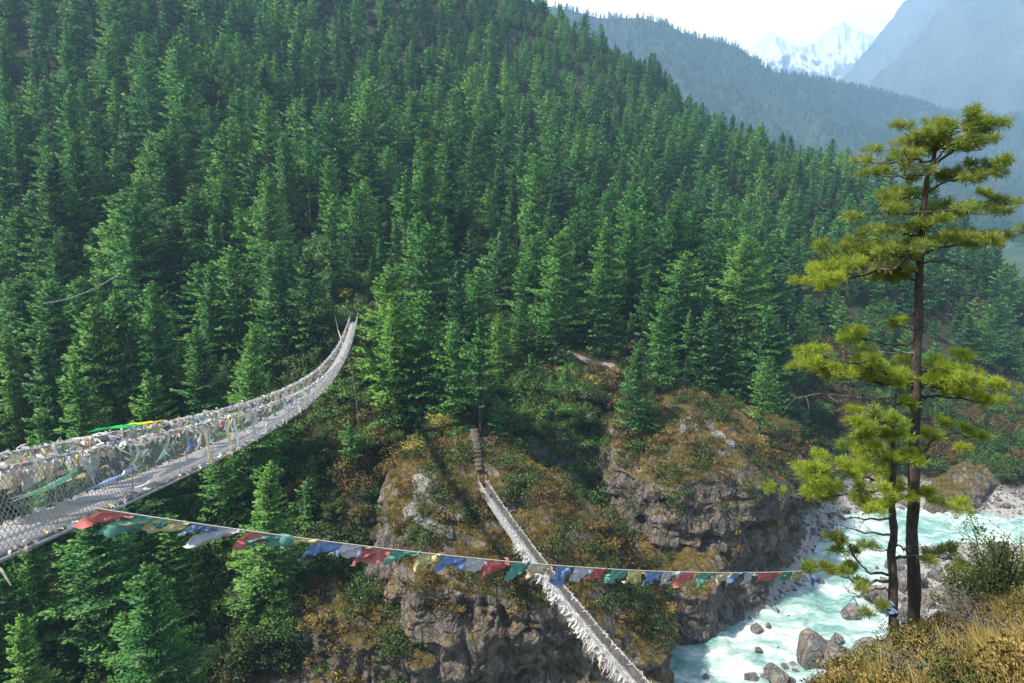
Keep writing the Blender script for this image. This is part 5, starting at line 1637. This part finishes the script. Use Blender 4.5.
# landing: two stub pillars, cross beam, side cables
qe = fU(1.0) - oU
Tn = unit((fU(1.0) - fU(.99)) * [1, 1, 0]); Sn = np.array([Tn[1], -Tn[0], 0])
for s_ in (-1, 1):
    mb = MB(); c0 = qe + Sn * s_ * .95 + Tn * .3
    mb.box(c0 + [0, 0, -.6], .55, .6, 3.4, -.19); mb.box(c0 + [0, 0, 1.2], .7, .75, .25, -.19)
    mb.build('pillar', M['concrete'], eU)
mb = MB(); mb.box(qe + Tn * 1.4 + [0, 0, -.6], 3.0, 2.2, 1.1, -.19); mb.build('landing', M['concrete'], eU)
g = fU(1.0)
def pole(name, pts_, r_, mat, label, cat='pole'):
    pts_ = np.array(pts_, float); mb = MB(); mb.tube(pts_ - pts_[0], r_, 8)
    o = mb.build(name, M[mat], None, True); o.location = pts_[0]; return tag(o, label, cat)
pole('wooden_post', [P(366, 311, 119.6) - [0, 0, .2], P(372, 331, 118.5)], .16, 'wood', 'leaning wooden prop below the right side of the upper bridge landing', 'post')
pole('wooden_rail', [P(368, 316, 120.5), P(383, 315, 121)], .12, 'wood', 'level wooden rail running right from the upper bridge landing', 'rail')
pole('wooden_post', [P(331, 309, 119), P(335, 336, 117)], .15, 'wood', 'dark wooden post left of the upper bridge landing', 'post')
pole('guy_cable', [P(354, 319, 119.6), P(349, 312, 121), P(343, 306, 123)], .12, 'rope', 'cloth-wrapped side cable going left from the upper bridge landing', 'cable')
pole('guy_cable', [P(334, 312, 119), P(338, 330, 112), P(343, 345, 105)], .06, 'rope', 'thin pale cable slanting down left of the upper bridge landing', 'cable')
pole('guy_cable', [P(352, 372, 88), P(356, 400, 92), P(359, 425, 97)], .05, 'rope', 'thin pale cable hanging to the rocks below the upper bridge', 'cable')

# flags and scarves on the upper bridge
def hang(side, Y, hfrac=1.0, inside=False):
    g0, g1 = (gL0, gL1) if side == 'L' else (gR0, gR1)
    t_ = tU(Y); a = g0(t_) + oU; b = g1(t_) + oU
    return a + (b - a) * hfrac
def flag_at(side, Y0, Y1, h, drop, fling, col, taper, label, seed, ripple=.05, name='prayer_flag', group=None, cat='flag'):
    a, b = hang(side, Y0, h), hang(side, Y1, h)
    me = flag_mesh(name, a, b, drop, fling, seed, col, taper, ripple); me.transform(Matrix.Translation(Vector(-a)))
    o = link(bpy.data.objects.new(name, me)); o.location = a
    return tag(o, label, cat, group)
flag_at('R', 8.7, 9.3, .78, (0, 0, -.28), (-.75, -.25, -.12), 'green', .6, 'green flag blowing left from the near netting of the upper bridge', 601, .06)
flag_at('R', 9.2, 9.9, .70, (0, 0, -.22), (-.95, -.3, -.1), 'yellow', .6, 'pale yellow flag streaming beside the green one on the upper bridge', 602, .05)
flag_at('R', 10.6, 11.3, .52, (0, 0, -.24), (-.85, -.3, -.14), 'blue', .6, 'large blue flag streaming over the deck of the upper bridge', 603, .06)
flag_at('L', 14.0, 15.1, 1.08, (0.1, 0, .05), (-.7, -.5, .06), 'bright_green', .7, 'bright green flag blown up above the upper bridge hand cable', 604, .05)
flag_at('L', 15.2, 16.6, 1.08, (0.1, 0, .06), (-.6, -.6, .04), 'bright_yellow', .5, 'bright yellow flag next to the bright green one above the hand cable', 605, .05)
flag_at('L', 12.6, 13.9, 1.05, (0.1, 0, -.06), (-.7, -.4, .02), 'white', .5, 'white scarf lying along the far hand cable before the green flag', 606, .05, 'prayer_scarf', cat='scarf')
flag_at('L', 10.2, 11.2, .95, (0, 0, -.5), (-.3, 0, -.15), 'cream', .25, 'wide cream cloth draped over the far netting of the upper bridge', 607, .08, 'prayer_scarf', cat='scarf')
flag_at('L', 9.2, 10.2, .9, (0, 0, -.45), (-.25, 0, -.15), 'cream', .3, 'second cream cloth draped nearer the camera on the far netting', 608, .08, 'prayer_scarf', cat='scarf')
flag_at('R', 11.9, 12.6, .25, (0, 0, -.2), (-.35, 0, -.1), 'white', .3, 'crumpled white scarf on the deck edge of the upper bridge', 610, .06, 'prayer_scarf', cat='scarf')
cols = ['white', 'white', 'cream', 'white', 'cream', 'grey', 'blue', 'green', 'red', 'yellow', 'white', 'cream']
names = {'white': 'white', 'cream': 'cream', 'grey': 'grey', 'blue': 'blue', 'green': 'green', 'red': 'red', 'yellow': 'yellow'}
for k in range(64):
    Y = 8.6 + 34 * rs.rand() ** 1.5; side = 'L' if rs.rand() < .6 else 'R'; c0 = cols[rs.randint(12)]
    ln_ = rs.uniform(.18, .5); part_ = 'near' if Y < 16 else 'middle' if Y < 26 else 'farther'
    sd_ = 'far' if side == 'L' else 'near'
    flag_at(side, Y, Y + rs.uniform(.12, .35) * (1 + Y / 30), rs.uniform(.75, 1.0), (0, 0, -ln_), (rs.uniform(-.3, .1), rs.uniform(-.1, .2), -.05), c0, rs.uniform(.1, .8),
            'small %s flag tied in the %s netting on the %s part of the upper bridge' % (c0, sd_, part_), 620 + k, .05, group='%s flags in the %s netting, %s part' % (c0, sd_, part_))
for k, (Y, c0, lab) in enumerate([(15.2, 'cream', 'cream ribbon tied from hand cable to deck, nearest of the tall ribbons'), (17.3, 'cream', 'yellowish ribbon tied from hand cable to deck beside the white one'), (18.3, 'white', 'white ribbon tied from hand cable to deck where the bridge begins to narrow'),
                                   (20.8, 'white', 'broad white ribbon tied from hand cable to deck, fourth from the near end'), (27.5, 'white', 'white ribbon tied from hand cable to deck, fifth from the near end'), (31, 'white', 'sixth white ribbon on the near netting of the upper bridge'), (34.5, 'cream', 'farthest cream ribbon on the near netting of the upper bridge')]):
    flag_at('R', Y, Y + .22, 1.0, (0, 0, -1.05), (.1, .05, -.05), c0, .3, lab, 700 + k, .04, 'cloth_ribbon', cat='ribbon')

# lower bridge
a0, b0 = np.array([-3.9, 84.0, 22.9]), np.array([18.2, 25.6, 24.6])
def fL(t):
    t = np.asarray(t, float)[..., None]
    q = a0 + (b0 - a0) * t
    return q - np.array([0, 0, 1]) * 4 * 2.2 * t * (1 - t)
eL, curL, cvL, oL = bridge('suspension_bridge', fL, 200, .95, 1.1, 'straight lower footbridge with a pale deck, white scarves thick along its left side', M['net_low'], M['deck_pale'], 1.6, .06)
for sd_, nn, hg in (('R', 3800, .5), ('L', 1500, .1)):     # R from far end towards the camera is the photo's left
    g = cvL(sd_, 1)
    o = tatters(g, nn, .20, 800 + nn, hg, .03, .05, eL)
    if sd_ == 'R': tatters(lambda t_: cvL('R', 0)(.2 + .8 * t_ ** .7), 3000, .42, 830, 1.6, .16, .05, eL)
    tatters(cvL(sd_, 0), 700, .14, 810 + nn, .3, .02, .04, eL)
rs = np.random.RandomState(43)
gq, gq0 = cvL('R', 1), cvL('R', 0)
for k in range(110):
    t_ = .22 + .62 * rs.rand() ** .8; a = gq(np.array(t_)) * .5 + gq0(np.array(t_)) * .5 + oL; b = gq(np.array(t_ + .004)) * .5 + gq0(np.array(t_ + .004)) * .5 + oL
    ln_ = rs.uniform(.4, 1.3) * (0.6 + .8 * max(0, (t_ - .3)))
    me = flag_mesh('prayer_scarf', a, b, (0, 0, -ln_), (-rs.uniform(.0, .9) * (.4 + .8 * abs(math.sin(k * 1.7))), rs.uniform(-.6, .3), rs.uniform(-.6, .25)), 900 + k, 'white', rs.uniform(.1, .6), .16, 8); me.transform(Matrix.Translation(Vector(-a)))
    o = link(bpy.data.objects.new('prayer_scarf', me)); o.location = a
    w_ = 'upper half' if t_ < .45 else 'lower half'
    tag(o, 'ragged white scarf blowing from the left rail, %s of the lower footbridge' % w_, 'scarf', 'white scarves on the %s of the lower footbridge' % w_)
for s_, nm in ((-1, 'L'), (1, 'R')):
    mb = MB(); c0 = curL[nm][0][0] - oL + np.array([0, .3, 0]); mb.box(c0 + [0, 0, .35], .22, .22, 2.6, .3); mb.build('post', M['wood'], eL)
# steps
M['step'] = simple('step_stone', (.10, .08, .06), .95, var=.3, scale=3)
eS = empty('stone_steps', (-4.4, 87, 23.4)); tag(eS, 'rough brown stone stairway climbing from the end of the lower footbridge', 'steps')
np.random.seed(3)
for k in range(12):
    f = k / 11; q = P(479 - 5 * f, 473 - 33 * f, 87.2 + 8.5 * f)
    near_ = V1[nw1:].reshape(-1, 3); near_ = near_[np.hypot(near_[:, 0] - q[0], near_[:, 1] - q[1]) < .9]
    if len(near_): q[2] = max(q[2], near_[:, 2].max() + .05)
    zst = q[2] if k == 0 else max(min(q[2], zst + .34), zst + .12); q[2] = zst
    mb = MB(); mb.box(q - np.array([-4.4, 87, 23.4]) + [0, 0, -.1], rs.uniform(.85, 1.3), .8, .5, rs.normal(0, .25), jit=.12)
    mb.box(q - np.array([-4.4, 87, 23.4]) + [0, .3, -.9], .9, .8, 1.2, 0, jit=.08)
    mb.build('step', M['step'], eS)

# thin far string of flags between trees at the left
pa, pb = P(43, 303, 104), P(121, 272, 112)
eF = empty('prayer_flag_string', tuple(pa)); tag(eF, 'thin far-off string of tiny flags slung between trees above the upper bridge', 'flag string')
tt = np.linspace(0, 1, 40); q = pa + (pb - pa) * tt[:, None]; q[:, 2] -= 4 * .9 * tt * (1 - tt)
mb = MB(); mb.tube(q - pa, .02, 4); mb.build('rope', M['rope'], eF, True)
for k in range(38):
    a, b = q[k] - pa, q[k + 1] - pa
    me = flag_mesh('flag', a, a + (b - a) * .6, (0, 0, -.2), (0, 0, 0), 950 + k, ['blue', 'white', 'red', 'green', 'yellow'][k % 5], .1, .03, 4)
    link(bpy.data.objects.new('flag', me), eF)
